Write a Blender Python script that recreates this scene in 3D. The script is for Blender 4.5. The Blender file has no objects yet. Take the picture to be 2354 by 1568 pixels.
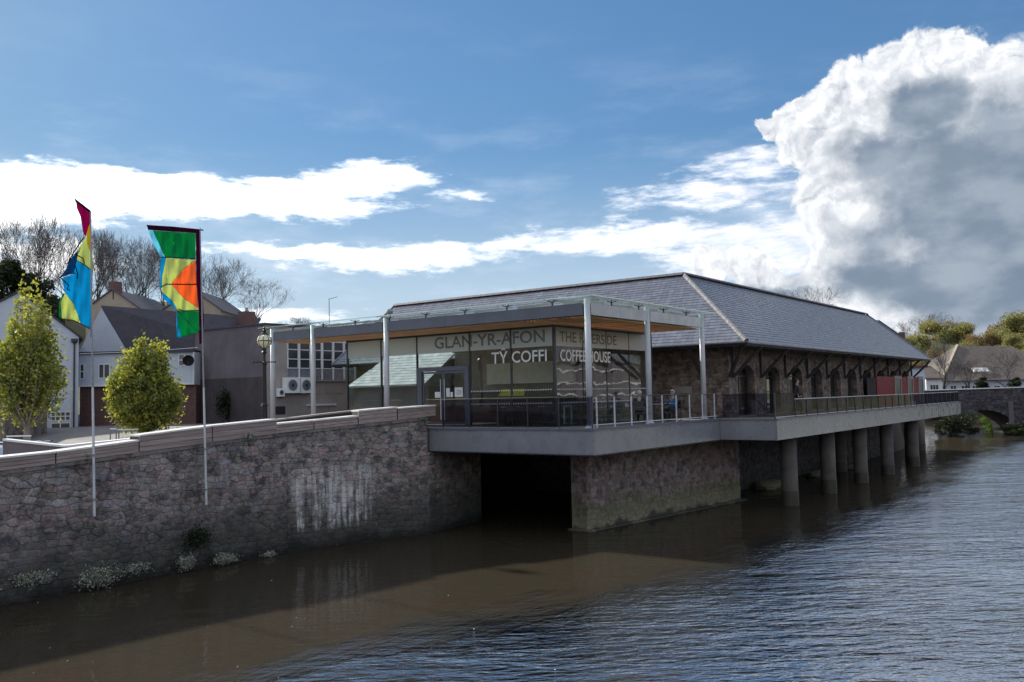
import bpy, bmesh, math, random
import numpy as np
from mathutils import Vector, Matrix
from math import radians as R, sin, cos, pi

# ------------------------------------------------------------------ camera, world, sun
SC = bpy.context.scene
COL = SC.collection
F, CX, CY, Y0, ROLL, A1, EYE = 2030., 1177., 784., 911., .021, math.atan(1522/2030.), 5.0
_p = math.atan((Y0-CY)/F)
FH = Vector((cos(A1), sin(A1), 0)); UP = Vector((0, 0, 1))
FWD = FH*cos(_p)+UP*sin(_p)
_r0 = FWD.cross(UP).normalized(); _u0 = _r0.cross(FWD)
RT = _r0*cos(ROLL)-_u0*sin(ROLL); UPV = _u0*cos(ROLL)+_r0*sin(ROLL)
CAM = Vector((0, 0, EYE))
cam = bpy.data.cameras.new('camera'); co = bpy.data.objects.new('camera', cam); COL.objects.link(co)
co.matrix_world = Matrix(((RT.x, UPV.x, -FWD.x, CAM.x), (RT.y, UPV.y, -FWD.y, CAM.y), (RT.z, UPV.z, -FWD.z, CAM.z), (0, 0, 0, 1)))
cam.sensor_width = 36; cam.lens = F/2354.*36; cam.clip_end = 5000; cam.clip_start = .1
SC.camera = co
SC.view_settings.view_transform = 'Standard'; SC.view_settings.look = 'None'
SC.view_settings.exposure = 0.85; SC.view_settings.gamma = 1; SC.view_settings.use_curve_mapping = False
SC.cycles.use_denoising = True
SC.cycles.max_bounces = 8; SC.cycles.transparent_max_bounces = 16
SC.cycles.caustics_reflective = False; SC.cycles.caustics_refractive = False
SC.cycles.sample_clamp_indirect = 6
SUN_AZ, SUN_EL = R(89.5), R(32)
SKY_STRENGTH = .08

def ray(x, y): return FWD+RT*((x-CX)/F)-UPV*((y-CY)/F)
def onz(x, y, z): d = ray(x, y); return CAM+d*((z-EYE)/d.z)
def onx(x, y, X): d = ray(x, y); return CAM+d*(X/d.x)
def ony(x, y, Y): d = ray(x, y); return CAM+d*(Y/d.y)
def at(x, y, dep): return CAM+ray(x, y)*dep

class NT:
    """small node-tree helper"""
    def __init__(s, tree): s.t = tree; tree.nodes.clear()
    def n(s, typ, ins=None, **kw):
        o = s.t.nodes.new('ShaderNode'+typ)
        for k, v in kw.items(): setattr(o, k, v)
        for k, v in (ins or {}).items():
            sock = o.inputs[k]
            if isinstance(v, bpy.types.NodeSocket): s.t.links.new(v, sock)
            elif isinstance(v, bpy.types.Node): s.t.links.new(v.outputs[0], sock)
            else: sock.default_value = v
        return o
    def m(s, op, a, b=None, c=None, clamp=False):
        d = {0: a}
        if b is not None: d[1] = b
        if c is not None: d[2] = c
        return s.n('Math', d, operation=op, use_clamp=clamp).outputs[0]
    def v(s, op, a, b=None, c=None):
        d = {0: a}
        if b is not None: d[1] = b
        if c is not None: d[2] = c
        o = s.n('VectorMath', d, operation=op)
        return o.outputs['Value'] if op in ('LENGTH', 'DOT_PRODUCT') else o.outputs[0]
    def ss(s, x, a, b, lo=0., hi=1.):
        return s.n('MapRange', {'Value': x, 'From Min': a, 'From Max': b, 'To Min': lo, 'To Max': hi}, interpolation_type='SMOOTHSTEP').outputs[0]
    def lin(s, x, a, b, lo=0., hi=1.):
        return s.n('MapRange', {'Value': x, 'From Min': a, 'From Max': b, 'To Min': lo, 'To Max': hi}).outputs[0]
    def mix(s, f, a, b, typ='MIX'):
        o = s.n('Mix', {0: f, 6: a, 7: b}, data_type='RGBA', blend_type=typ); return o.outputs[2]
    def noise(s, vec, scale, det=4, rough=.55, dist=0):
        return s.n('TexNoise', {'Vector': vec, 'Scale': scale, 'Detail': det, 'Roughness': rough, 'Distortion': dist}).outputs[0]

def build_world():
    w = bpy.data.worlds.new('World'); SC.world = w; w.use_nodes = True
    t = NT(w.node_tree)
    tc = t.n('TexCoord'); d = tc.outputs['Generated']
    sky = t.n('TexSky', sky_type='NISHITA', sun_disc=False, sun_elevation=SUN_EL, sun_rotation=R(90)-SUN_AZ,
              altitude=0, air_density=1.0, dust_density=.6, ozone_density=2.5)
    hs = t.n('HueSaturation', {'Saturation': 1.02, 'Value': 1.0, 'Color': sky.outputs[0]})
    skyc = t.v('SCALE', hs.outputs[0]); skyc.node.inputs['Scale'].default_value = SKY_STRENGTH
    lum = t.v('DOT_PRODUCT', skyc, (.25, .6, .15))
    kk = t.m('DIVIDE', 1., t.m('ADD', 1., t.m('MULTIPLY', lum, 2.4)))
    skyc = t.v('MULTIPLY', skyc, (.80, 1.10, 1.26)); sc_ = t.v('SCALE', skyc); t.t.links.new(kk, sc_.node.inputs['Scale']); skyc = sc_
    sep = t.n('SeparateXYZ', {0: d})
    az = t.m('ARCTAN2', sep.outputs[1], sep.outputs[0])
    el = t.m('ARCSINE', sep.outputs[2])
    X = t.m('MULTIPLY', t.m('SUBTRACT', A1, az), 20.3)       # hundredths of the sky's 2030 units per radian
    Y = t.m('MULTIPLY', el, 20.3)
    P0 = t.n('CombineXYZ', {0: X, 1: Y, 2: 0.}).outputs[0]
    def azel(px, py):
        v = ray(px, py).normalized()
        return (A1-math.atan2(v.y, v.x))*20.3, math.asin(v.z)*20.3
    # flattened coordinates for stratus, round ones for cumulus
    Pst = t.v('MULTIPLY', P0, (.45, 1.6, 1))
    n1 = t.n('TexNoise', {'Vector': Pst, 'Scale': .8, 'Detail': 6, 'Roughness': .62, 'Distortion': .3})
    n2 = t.n('TexNoise', {'Vector': P0, 'Scale': .7, 'Detail': 8, 'Roughness': .6})
    warp_st = t.v('SCALE', t.v('SUBTRACT', n1.outputs['Color'], (.5, .5, .5))); warp_st.node.inputs['Scale'].default_value = 1.6
    warp_cu = t.v('SCALE', t.v('SUBTRACT', n2.outputs['Color'], (.5, .5, .5))); warp_cu.node.inputs['Scale'].default_value = 1.7
    Ps = t.v('ADD', P0, t.v('MULTIPLY', warp_st, (1.0, .55, 0)))
    Pc = t.v('ADD', P0, t.v('MULTIPLY', warp_cu, (1, 1, 0)))
    def blobs(P, lst):
        acc = None
        for px, py, rx, ry, *rest in lst:
            cx, cy = azel(px, py); rx, ry = rx/100., ry/100.
            dl = t.v('LENGTH', t.v('MULTIPLY_ADD', P, (1/rx, 1/ry, 0), (-cx/rx, -cy/ry, 0)))
            f = t.m('SUBTRACT', 1.0, dl)
            if rest: f = t.m('MULTIPLY', f, rest[0])
            acc = f if acc is None else t.m('MAXIMUM', acc, f)
        return acc
    # high streaky cloud
    st = blobs(Ps, [(-60, 455, 420, 80, 1.2), (250, 450, 420, 62, 1.2), (560, 465, 400, 44, 1.1), (720, 440, 220, 40, .9), (870, 408, 170, 42, .9), (1040, 440, 90, 22, .35),
                    (700, 575, 330, 20, .55), (940, 590, 340, 42, .8), (1150, 575, 160, 26, .6), (1480, 545, 330, 50, .9), (1750, 570, 300, 90, 1.),
                    (1640, 440, 260, 42, .6), (1720, 385, 200, 55, .6), (1560, 470, 200, 30, .5), (1300, 560, 240, 30, .7), (600, 720, 260, 30, .5), (120, 600, 160, 70, .7), (1700, 690, 600, 60, .5),
                    (2200, 700, 500, 50, .9), (-700, 500, 600, 120, 1.1), (3000, 600, 700, 200, .8)])
    stn = t.noise(Pst, 2.2, 8, .65)
    st_d = t.ss(t.m('ADD', st, t.m('MULTIPLY', t.m('SUBTRACT', stn, .55), 1.3)), .0, .5)
    # thin veil of cloud low in the sky, everywhere
    veil = t.m('MULTIPLY', t.ss(t.noise(Pst, .5, 6, .6), .45, .75), t.ss(el, .45, .02, 0., .55))
    # cumulus
    cu = blobs(Pc, [(2130, 210, 150, 140), (1985, 265, 130, 125), (1870, 300, 105, 95), (1800, 300, 55, 40), (2210, 150, 90, 70), (2330, 190, 90, 95),
                    (2160, 430, 300, 240), (2400, 480, 380, 360), (2020, 440, 150, 130), (2010, 600, 170, 110, 1.), (2300, 640, 360, 90),
                    (1635, 625, 52, 42), (1725, 618, 62, 50), (1790, 650, 85, 45), (1850, 668, 70, 32), (2700, 500, 500, 400), (3300, 520, 500, 260)])
    def billow(P):
        a = t.n('TexVoronoi', {'Vector': P, 'Scale': 1.25, 'Detail': 3.5, 'Roughness': .55, 'Smoothness': .5}, feature='SMOOTH_F1', normalize=True, voronoi_dimensions='2D').outputs['Distance']
        return a
    bl = billow(Pc)
    sx, sy = -.12, .10
    bl2 = billow(t.v('ADD', Pc, (sx, sy, 0)))
    cu_f = t.m('ADD', cu, t.m('MULTIPLY', t.m('SUBTRACT', .32, bl), .42))
    cu_d = t.ss(cu_f, .0, .12)
    relief = t.m('MULTIPLY', t.m('SUBTRACT', bl2, bl), 2.4)            # + : facing the sun
    gr = blobs(Pc, [(2120, 265, 120, 75), (2030, 360, 120, 60, .9), (2270, 430, 280, 180, 1.2), (2420, 520, 380, 280, 1.4), (2150, 640, 260, 75, 1.1), (2120, 500, 170, 60, .7), (1990, 400, 90, 40, .5),
                    (2750, 540, 420, 300), (1760, 668, 110, 18, .5), (2320, 640, 220, 80)])
    grn = t.noise(P0, .9, 5, .5); grn2 = t.noise(t.v('ADD', P0, (7, 3, 1)), .55, 4, .5)
    gr_m = t.ss(t.m('ADD', gr, t.m('MULTIPLY', t.m('SUBTRACT', grn, .5), 1.5)), -.30, .50)
    light = t.m('ADD', t.m('SUBTRACT', t.lin(grn2, .3, .7, .72, 1.0), t.m('MULTIPLY', gr_m, t.lin(grn2, .3, .7, .66, .88))), t.m('MULTIPLY', relief, t.m('SUBTRACT', 1., t.m('POWER', gr_m, .6))), clamp=False)
    light = t.m('MINIMUM', t.m('MAXIMUM', light, 0.), 1.1)
    cucol = t.mix(light, t.mix(t.ss(t.noise(t.v('MULTIPLY', P0, (.8, 1.3, 1)), 1.1, 5, .5), .35, .68), (.085, .125, .18, 1), (.17, .21, .26, 1)), (.56, .57, .59, 1))
    stcol = t.mix(t.ss(stn, .3, .62), (.40, .46, .57, 1), (.60, .61, .65, 1))
    # the left of the sky is brighter: cloud close to the sun
    sd = Vector((cos(SUN_AZ)*cos(SUN_EL), sin(SUN_AZ)*cos(SUN_EL), sin(SUN_EL)))
    sdot = t.v('DOT_PRODUCT', d, tuple(sd))
    stcol = t.mix(t.ss(sdot, .35, .95), stcol, (1.25, 1.24, 1.22, 1))
    pale = t.ss(el, .30, .02, 0., .72)
    c = t.mix(pale, skyc, (.40, .46, .54, 1))
    c = t.mix(veil, c, (.55, .60, .67, 1))
    c = t.mix(t.m('MULTIPLY', st_d, .93), c, stcol)
    c = t.mix(cu_d, c, cucol)
    # bright broken cloud added out of view to whiten and lift the ambient light
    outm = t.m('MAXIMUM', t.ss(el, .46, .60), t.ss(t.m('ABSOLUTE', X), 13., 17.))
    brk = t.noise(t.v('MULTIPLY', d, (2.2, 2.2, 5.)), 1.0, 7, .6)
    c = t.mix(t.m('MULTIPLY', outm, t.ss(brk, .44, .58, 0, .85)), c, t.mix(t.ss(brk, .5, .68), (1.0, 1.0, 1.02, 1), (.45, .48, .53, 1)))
    low = t.ss(sep.outputs[2], -.02, .0)
    c = t.mix(low, (.12, .13, .13, 1), c)
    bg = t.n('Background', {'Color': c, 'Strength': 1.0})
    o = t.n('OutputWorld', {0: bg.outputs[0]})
build_world()
sl = bpy.data.lights.new('sun', 'SUN'); so = bpy.data.objects.new('sun', sl); COL.objects.link(so)
sl.energy = 4.2; sl.angle = R(2.); sl.color = (1, .95, .87)
so.rotation_euler = Vector((cos(SUN_AZ)*cos(SUN_EL), sin(SUN_AZ)*cos(SUN_EL), sin(SUN_EL))).to_track_quat('Z', 'Y').to_euler()
so.location = (0, 0, 60)

# ------------------------------------------------------------------ helpers
rnd = random.Random(7)
def wloc(o):
    v = Vector((0, 0, 0))
    while o is not None: v += o.location; o = o.parent
    return v
def tag(o, label=None, cat=None, group=None, kind=None):
    for k, v in (('label', label), ('category', cat), ('group', group), ('kind', kind)):
        if v: o[k] = v
    return o
def thing(name, loc, label, cat, group=None):
    o = bpy.data.objects.new(name, None); COL.objects.link(o); o.location = loc; o.empty_display_size = .3
    return tag(o, label, cat, group)
class MB:
    def __init__(s): s.v = []; s.f = []; s.mi = []; s.tn = []; s.smooth = False
    def add(s, vs, fs, mi=0, tint=(1, 1, 1)):
        b = len(s.v); s.v += [tuple(p) for p in vs]
        for f in fs: s.f.append(tuple(b+i for i in f)); s.mi.append(mi); s.tn.append(tint)
        return s
    def box(s, a, b, mi=0, tint=(1, 1, 1), M=None):
        x0, y0, z0 = a; x1, y1, z1 = b
        vs = [Vector(p) for p in ((x0, y0, z0), (x1, y0, z0), (x1, y1, z0), (x0, y1, z0), (x0, y0, z1), (x1, y0, z1), (x1, y1, z1), (x0, y1, z1))]
        if M is not None: vs = [M @ p for p in vs]
        return s.add(vs, [(0, 3, 2, 1), (4, 5, 6, 7), (0, 1, 5, 4), (1, 2, 6, 5), (2, 3, 7, 6), (3, 0, 4, 7)], mi, tint)
    def beam(s, p, q, w, h, mi=0, tint=(1, 1, 1), up=(0, 0, 1)):
        p, q = Vector(p), Vector(q); d = (q-p); L = d.length; d.normalize()
        sd = d.cross(Vector(up))
        if sd.length < 1e-4: sd = d.cross(Vector((1, 0, 0)))
        sd.normalize(); u = sd.cross(d)
        vs = [p+sd*a*w/2+u*b*h/2 for a, b in ((-1, -1), (1, -1), (1, 1), (-1, 1))]
        vs += [v+d*L for v in vs]
        return s.add(vs, [(0, 1, 2, 3), (7, 6, 5, 4), (0, 4, 5, 1), (1, 5, 6, 2), (2, 6, 7, 3), (3, 7, 4, 0)], mi, tint)
    def cyl(s, p, q, r0, r1=None, n=10, mi=0, tint=(1, 1, 1), caps=True):
        r1 = r0 if r1 is None else r1
        p, q = Vector(p), Vector(q); d = (q-p).normalized()
        a = d.cross(Vector((0, 0, 1)) if abs(d.z) < .9 else Vector((1, 0, 0))).normalized(); b = d.cross(a)
        vs = []
        for c, r in ((p, r0), (q, r1)):
            for i in range(n): t = 2*pi*i/n; vs.append(c+(a*cos(t)+b*sin(t))*r)
        fs = [(i, (i+1) % n, n+(i+1) % n, n+i) for i in range(n)]
        if caps: fs += [tuple(range(n-1, -1, -1)), tuple(range(n, 2*n))]
        return s.add(vs, fs, mi, tint)
    def tube(s, pts, rs, n=6, mi=0, tint=(1, 1, 1)):
        if not isinstance(rs, (list, tuple)): rs = [rs]*len(pts)
        for i in range(len(pts)-1): s.cyl(pts[i], pts[i+1], rs[i], rs[i+1], n, mi, tint, caps=(i in (0, len(pts)-2)))
        return s
    def lathe(s, c, prof, n=16, mi=0, tint=(1, 1, 1)):
        c = Vector(c); vs = []; fs = []
        for r, z in prof:
            for i in range(n): t = 2*pi*i/n; vs.append(c+Vector((r*cos(t), r*sin(t), z)))
        for k in range(len(prof)-1):
            for i in range(n): fs.append((k*n+i, k*n+(i+1) % n, (k+1)*n+(i+1) % n, (k+1)*n+i))
        fs.append(tuple(range(n-1, -1, -1))); fs.append(tuple(range((len(prof)-1)*n, len(prof)*n)))
        return s.add(vs, fs, mi, tint)
    def prism(s, poly, vec, mi=0, tint=(1, 1, 1)):
        """poly: list of 3-d points in a plane, extruded by vec"""
        vec = Vector(vec); n = len(poly); vs = [Vector(p) for p in poly]+[Vector(p)+vec for p in poly]
        fs = [tuple(range(n)), tuple(range(2*n-1, n-1, -1))]+[(i, n+i, n+(i+1) % n, (i+1) % n) for i in range(n)]
        return s.add(vs, fs, mi, tint)
    def build(s, name, mat, parent=None, loc=None, fixn=True):
        me = bpy.data.meshes.new(name)
        o = bpy.data.objects.new(name, me)
        org = wloc(parent) if parent is not None else Vector(loc or (0, 0, 0))
        me.from_pydata([(x-org.x, y-org.y, z-org.z) for x, y, z in s.v], [], s.f)
        mats = mat if isinstance(mat, (list, tuple)) else [mat]
        for m in mats: me.materials.append(m)
        if len(mats) > 1: me.polygons.foreach_set('material_index', s.mi)
        if fixn and len(s.f) < 60000:
            bm = bmesh.new(); bm.from_mesh(me); bmesh.ops.recalc_face_normals(bm, faces=bm.faces); bm.to_mesh(me); bm.free()
        at_ = me.attributes.new('tint', 'FLOAT_COLOR', 'FACE')
        at_.data.foreach_set('color', [c for t in s.tn for c in (t[0], t[1], t[2], 1.)])
        if s.smooth: me.shade_smooth()
        me.update()
        if parent is not None: o.parent = parent
        else: o.location = org
        COL.objects.link(o)
        return o
def dup(o, off=(0, 0, 0), parent=None, top=True):
    c = o.copy(); COL.objects.link(c)
    if parent is not None: c.parent = parent
    if top: c.location = o.location+Vector(off)
    for ch in list(o.children): dup(ch, parent=c, top=False)
    return c

# ------------------------------------------------------------------ materials
MATS = {}
def new_mat(name):
    m = bpy.data.materials.new(name); m.use_nodes = True; MATS[name] = m; return m, NT(m.node_tree)
def schlick(t, f0=.04, nrm=None, power=5.):
    gn = t.n('NewGeometry'); c = t.m('ABSOLUTE', t.v('DOT_PRODUCT', gn.outputs['Incoming'], nrm if nrm is not None else gn.outputs['Normal']))
    return t.m('ADD', f0, t.m('MULTIPLY', t.m('POWER', t.m('SUBTRACT', 1., c, clamp=True), power), 1-f0), clamp=True)
def out(t, sh): t.n('OutputMaterial', {0: sh})
def pos(t): return t.n('NewGeometry').outputs['Position']
def tint(t, c): return t.mix(1.0, c, t.n('Attribute', attribute_name='tint').outputs['Color'], 'MULTIPLY')
def rgba(c): return (c[0], c[1], c[2], 1)
def mat(name, c1, c2=None, rough=.7, scale=3., bump=.0, bscale=20., metal=0., spec=.5, stretch=(1, 1, 1), streak=0.):
    m, t = new_mat(name); p = t.v('MULTIPLY', pos(t), stretch)
    c2 = c2 or tuple(x*.75 for x in c1)
    n = t.noise(p, scale, 6, .6)
    c = t.mix(t.ss(n, .3, .7), rgba(c1), rgba(c2))
    if streak:
        s = t.noise(t.v('MULTIPLY', pos(t), (7, 7, .35)), 1.2, 5, .6)
        c = t.mix(t.m('MULTIPLY', t.ss(s, .5, .75), streak), c, rgba(tuple(x*.45 for x in c1)))
    c = tint(t, c)
    rr = t.lin(t.noise(p, scale*2.3, 3), .3, .7, max(0, rough-.08), min(1, rough+.08))
    b = t.n('BsdfPrincipled', {'Base Color': c, 'Roughness': rr, 'Metallic': metal, 'Specular IOR Level': spec})
    if bump:
        bp = t.n('Bump', {'Strength': bump, 'Distance': .02, 'Height': t.noise(p, bscale, 5, .6)})
        t.t.links.new(bp.outputs[0], b.inputs['Normal'])
    out(t, b.outputs[0]); return m
def stone_mat(name, cols, low=None, rough=.85, stain=None):
    """stone whose colour comes from the piece's own tint plus mottling; dirt bands by height above the water"""
    m, t = new_mat(name); p = pos(t)
    n = t.noise(p, 1.3, 5, .6); n2 = t.noise(p, 14, 5, .65)
    c = t.mix(t.ss(n, .35, .65), rgba(cols[0]), rgba(cols[1]))
    c = t.mix(t.ss(n2, .35, .7), c, rgba(cols[2]))
    bl_ = t.noise(p, 3.2, 6, .7)
    c = t.mix(t.ss(bl_, .47, .62, 0, .72), c, rgba(tuple(v*.3 for v in cols[1])))
    c = tint(t, c)
    z = t.n('SeparateXYZ', {0: p})
    if low:
        nn = t.noise(p, 1.1, 5, .6)
        hz = t.m('ADD', z.outputs[2], t.m('MULTIPLY', t.m('SUBTRACT', nn, .5), 1.4))
        for c_, z0, z1, k in low:
            c = t.mix(t.m('MULTIPLY', t.ss(hz, z1, z0), k), c, rgba(c_))
    if stain:
        x0, x1, z0, z1 = stain
        s = t.noise(t.v('MULTIPLY', p, (4, 1, .3)), 1.3, 7, .7)
        edge = t.noise(t.v('MULTIPLY', p, (3, 1, .6)), 1.0, 3)
        xx = t.m('ADD', z.outputs[0], t.m('MULTIPLY', t.m('SUBTRACT', edge, .5), 1.2))
        zz = t.m('ADD', z.outputs[2], t.m('MULTIPLY', t.m('SUBTRACT', s, .5), 1.6))
        mk = t.m('MULTIPLY', t.ss(xx, x0-.15, x0+.2), t.ss(xx, x1+.15, x1-.25))
        mk = t.m('MULTIPLY', mk, t.m('MULTIPLY', t.ss(zz, z0-.2, z0+.35), t.ss(zz, z1+.2, z1-.1)))
        mk = t.m('MULTIPLY', mk, t.ss(s, .40, .60))
        mk = t.m('MULTIPLY', mk, t.ss(t.noise(p, 2.6, 5, .65), .38, .56, .25, 1.))
        c = t.mix(mk, c, (.60, .58, .58, 1))
    # lichen and lime spots
    sp = t.noise(p, 9, 3, .5)
    c = t.mix(t.ss(sp, .70, .76, 0, .5), c, (.42, .42, .40, 1))
    b = t.n('BsdfPrincipled', {'Base Color': c, 'Roughness': rough, 'Specular IOR Level': .35})
    bp = t.n('Bump', {'Strength': .5, 'Distance': .02, 'Height': t.noise(p, 22, 6, .65)})
    t.t.links.new(bp.outputs[0], b.inputs['Normal'])
    out(t, b.outputs[0]); return m
def glass_mat(name, tintc=(.80, .90, .87), refl=1.0, rough=.01, ior=1.52, wav=0.):
    m, t = new_mat(name)
    tr = t.n('BsdfTransparent', {0: rgba(tintc)})
    gl = t.n('BsdfGlossy', {'Color': (1, 1, 1, 1), 'Roughness': rough})
    fr = schlick(t, .05)
    if wav:
        bp = t.n('Bump', {'Strength': 1., 'Distance': wav, 'Height': t.noise(pos(t), .9, 2, .4)})
        t.t.links.new(bp.outputs[0], gl.inputs['Normal'])
    f = t.m('MULTIPLY', fr, refl, clamp=True)
    mx = t.n('MixShader', {0: f, 1: tr.outputs[0], 2: gl.outputs[0]})
    out(t, mx.outputs[0]); return m
def leaf_mat(name, c1, c2, trans=.45, sc=1.5):
    m, t = new_mat(name); p = pos(t)
    c = t.mix(t.ss(t.noise(p, sc, 4), .35, .65), rgba(c1), rgba(c2)); c = tint(t, c)
    d = t.n('BsdfDiffuse', {0: c}); tl = t.n('BsdfTranslucent', {0: t.mix(1., c, (1.3, 1.25, .6, 1), 'MULTIPLY')})
    g = t.n('BsdfGlossy', {'Color': (1, 1, 1, 1), 'Roughness': .45})
    a = t.n('MixShader', {0: trans, 1: d.outputs[0], 2: tl.outputs[0]})
    b = t.n('MixShader', {0: .02, 1: a.outputs[0], 2: g.outputs[0]})
    out(t, b.outputs[0]); return m

M_stone = stone_mat('river_wall_stone', [(.24, .21, .215), (.15, .148, .165), (.36, .32, .30)],
                    low=[((.04, .043, .038), .6, 2.5, .85), ((.012, .013, .014), .0, .55, .95)], stain=(19.5, 22.3, .75, 2.7))
M_mortar = stone_mat('wall_mortar', [(.19, .17, .165), (.13, .125, .125), (.25, .22, .205)], low=[((.03, .035, .03), .5, 1.5, .8)], stain=(19.5, 22.3, .75, 2.7))
M_pier = stone_mat('pier_stone', [(.27, .215, .21), (.19, .17, .17), (.34, .28, .27)],
                   low=[((.14, .15, .06), .5, 1.6, .6), ((.26, .24, .17), .3, .75, .6), ((.05, .05, .045), .0, .25, .9)])
M_hall = stone_mat('hall_stone', [(.22, .175, .15), (.16, .14, .13), (.28, .23, .20)])
M_hmort = stone_mat('hall_mortar', [(.15, .13, .12), (.12, .11, .10), (.18, .16, .15)])
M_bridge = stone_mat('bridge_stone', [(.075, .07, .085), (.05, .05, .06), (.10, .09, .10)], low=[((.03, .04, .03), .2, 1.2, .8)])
M_slate = mat('roof_slate', (.11, .117, .142), (.085, .09, .11), rough=.30, scale=2.5, bump=.2, bscale=18, spec=1.)
M_slate2 = mat('glare_pale_slate', (.42, .42, .42), (.34, .34, .35), rough=.35, scale=2.5, bump=.2, bscale=18, spec=.6)  # slate coloured pale to carry the sun's glare
M_ridge = mat('ridge_tile', (.085, .08, .095), (.065, .062, .075), rough=.7, scale=3)
M_steel = mat('grey_painted_steel', (.12, .125, .165), (.10, .105, .14), rough=.4, scale=1.2, bump=.02, bscale=3, streak=.07)
M_col = mat('pale_grey_column', (.52, .53, .57), (.46, .47, .51), rough=.38, scale=2)
M_fascia = mat('deck_fascia', (.25, .255, .285), (.21, .215, .245), rough=.30, scale=.9, bump=.02, bscale=3, streak=.07, spec=1., metal=.25)
M_deckboard = mat('deck_board', (.20, .17, .15), (.14, .12, .11), rough=.7, scale=5, stretch=(1, 6, 1), bump=.2)
M_wood = mat('larch_slat', (.62, .34, .17), (.46, .24, .12), rough=.55, scale=4, bump=.15, stretch=(.5, .5, 6))
M_timber = mat('weathered_timber', (.36, .30, .28), (.24, .19, .18), rough=.75, scale=2.2, bump=.35, bscale=9, stretch=(.5, 6, 9), streak=.0)
M_topb = mat('glare_white_top_board', (.74, .71, .69), (.62, .59, .57), rough=.38, scale=3, bump=.1, spec=.7)  # near-white base colour holds the sun glare on weathered boards
M_dark = mat('dark_metal_frame', (.035, .035, .042), (.025, .025, .03), rough=.4, scale=3)
M_darkwood = mat('dark_stained_timber', (.05, .042, .045), (.035, .03, .032), rough=.6, scale=4, bump=.2)
M_blackp = mat('matt_black', (.012, .012, .014), rough=.8, spec=.2)
M_black = mat('black_paint', (.012, .012, .015), (.018, .018, .02), rough=.35, scale=8, spec=.35)
M_white = mat('white_paint', (.72, .72, .72), (.62, .62, .62), rough=.5, scale=3)
M_pole = mat('pole_aluminium', (.62, .62, .66), (.52, .52, .56), rough=.4, scale=3)
M_concrete = mat('pile_concrete', (.125, .11, .10), (.075, .068, .062), rough=.85, scale=1.6, bump=.4, bscale=12, streak=.4)
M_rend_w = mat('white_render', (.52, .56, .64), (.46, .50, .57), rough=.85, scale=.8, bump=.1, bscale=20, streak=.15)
M_rend_g = mat('grey_render', (.15, .13, .145), (.105, .09, .105), rough=.9, scale=.5, bump=.2, bscale=10, streak=.35)
M_rend_c = mat('stained_concrete', (.36, .32, .30), (.27, .24, .23), rough=.9, scale=.7, bump=.2, bscale=8, streak=.5)
M_plinth = mat('dark_stone_plinth', (.07, .055, .06), (.045, .04, .045), rough=.9, scale=1, bump=.4, bscale=6)
M_tan = mat('tan_render', (.36, .30, .23), (.30, .25, .19), rough=.9, scale=1.2, bump=.2)
M_brick = mat('red_brick', (.15, .075, .065), (.09, .05, .05), rough=.85, scale=6, bump=.3)
M_droof = mat('dark_roof', (.05, .045, .06), (.035, .032, .045), rough=.7, scale=2, bump=.3)
M_broof = mat('brown_roof', (.12, .10, .085), (.085, .07, .06), rough=.8, scale=1.5, bump=.4, bscale=4)
M_red = mat('red_hoarding', (.20, .015, .025), (.15, .012, .02), rough=.6, scale=1.2, spec=.15)
M_green = mat('dark_green_door', (.03, .06, .045), (.02, .045, .035), rough=.4)
M_bark = mat('bark', (.075, .062, .055), (.045, .038, .034), rough=.9, scale=6, bump=.4)
M_bark_l = mat('pale_bark', (.30, .26, .22), (.20, .17, .145), rough=.9, scale=6, bump=.3)
M_twig = mat('twig', (.10, .085, .085), (.07, .06, .06), rough=.9, scale=3)
M_leafY = leaf_mat('yellow_green_leaf', (.36, .37, .09), (.17, .205, .065))
M_leafO = leaf_mat('olive_leaf', (.25, .235, .11), (.17, .185, .085), .5, .12)
M_leafB = leaf_mat('brown_bud_leaf', (.21, .155, .09), (.18, .15, .075), .5, .12)
M_leafG = leaf_mat('bright_green_leaf', (.12, .20, .03), (.07, .12, .025), .4)
M_leafD = leaf_mat('dark_evergreen_leaf', (.035, .045, .022), (.02, .03, .015), .2)
M_leafW = leaf_mat('whitish_leaf', (.45, .45, .42), (.22, .25, .18), .2, 6)
M_ground = mat('paving', (.20, .19, .18), (.15, .14, .135), rough=.9, scale=.8, bump=.2)
M_grass = mat('hill_grass', (.06, .07, .03), (.09, .075, .04), rough=.95, scale=.15, bump=.3, bscale=2)
M_bed = mat('river_mud', (.07, .055, .04), (.05, .04, .03), rough=.9)
M_glass = glass_mat('window_glass', (.92, .96, .945), 1.0, wav=.008)
def canopy_glass():
    m, t = new_mat('canopy_glass')
    tr = t.n('BsdfTransparent', {0: (.80, .90, .87, 1)}); d = t.n('BsdfDiffuse', {0: (.55, .66, .64, 1)}); tl = t.n('BsdfTranslucent', {0: (.60, .74, .70, 1)})
    a = t.n('MixShader', {0: .6, 1: d.outputs[0], 2: tl.outputs[0]}); b = t.n('MixShader', {0: .30, 1: tr.outputs[0], 2: a.outputs[0]})
    gl = t.n('BsdfGlossy', {'Roughness': .03}); fr = schlick(t)
    c = t.n('MixShader', {0: fr, 1: b.outputs[0], 2: gl.outputs[0]}); out(t, c.outputs[0]); return m
M_cglass = canopy_glass()
M_rglass = glass_mat('rail_glass', (.60, .61, .68), .35)
M_dglass = mat('dark_pane', (.03, .035, .045), (.05, .05, .06), rough=.08, scale=.6, spec=.8)
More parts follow.
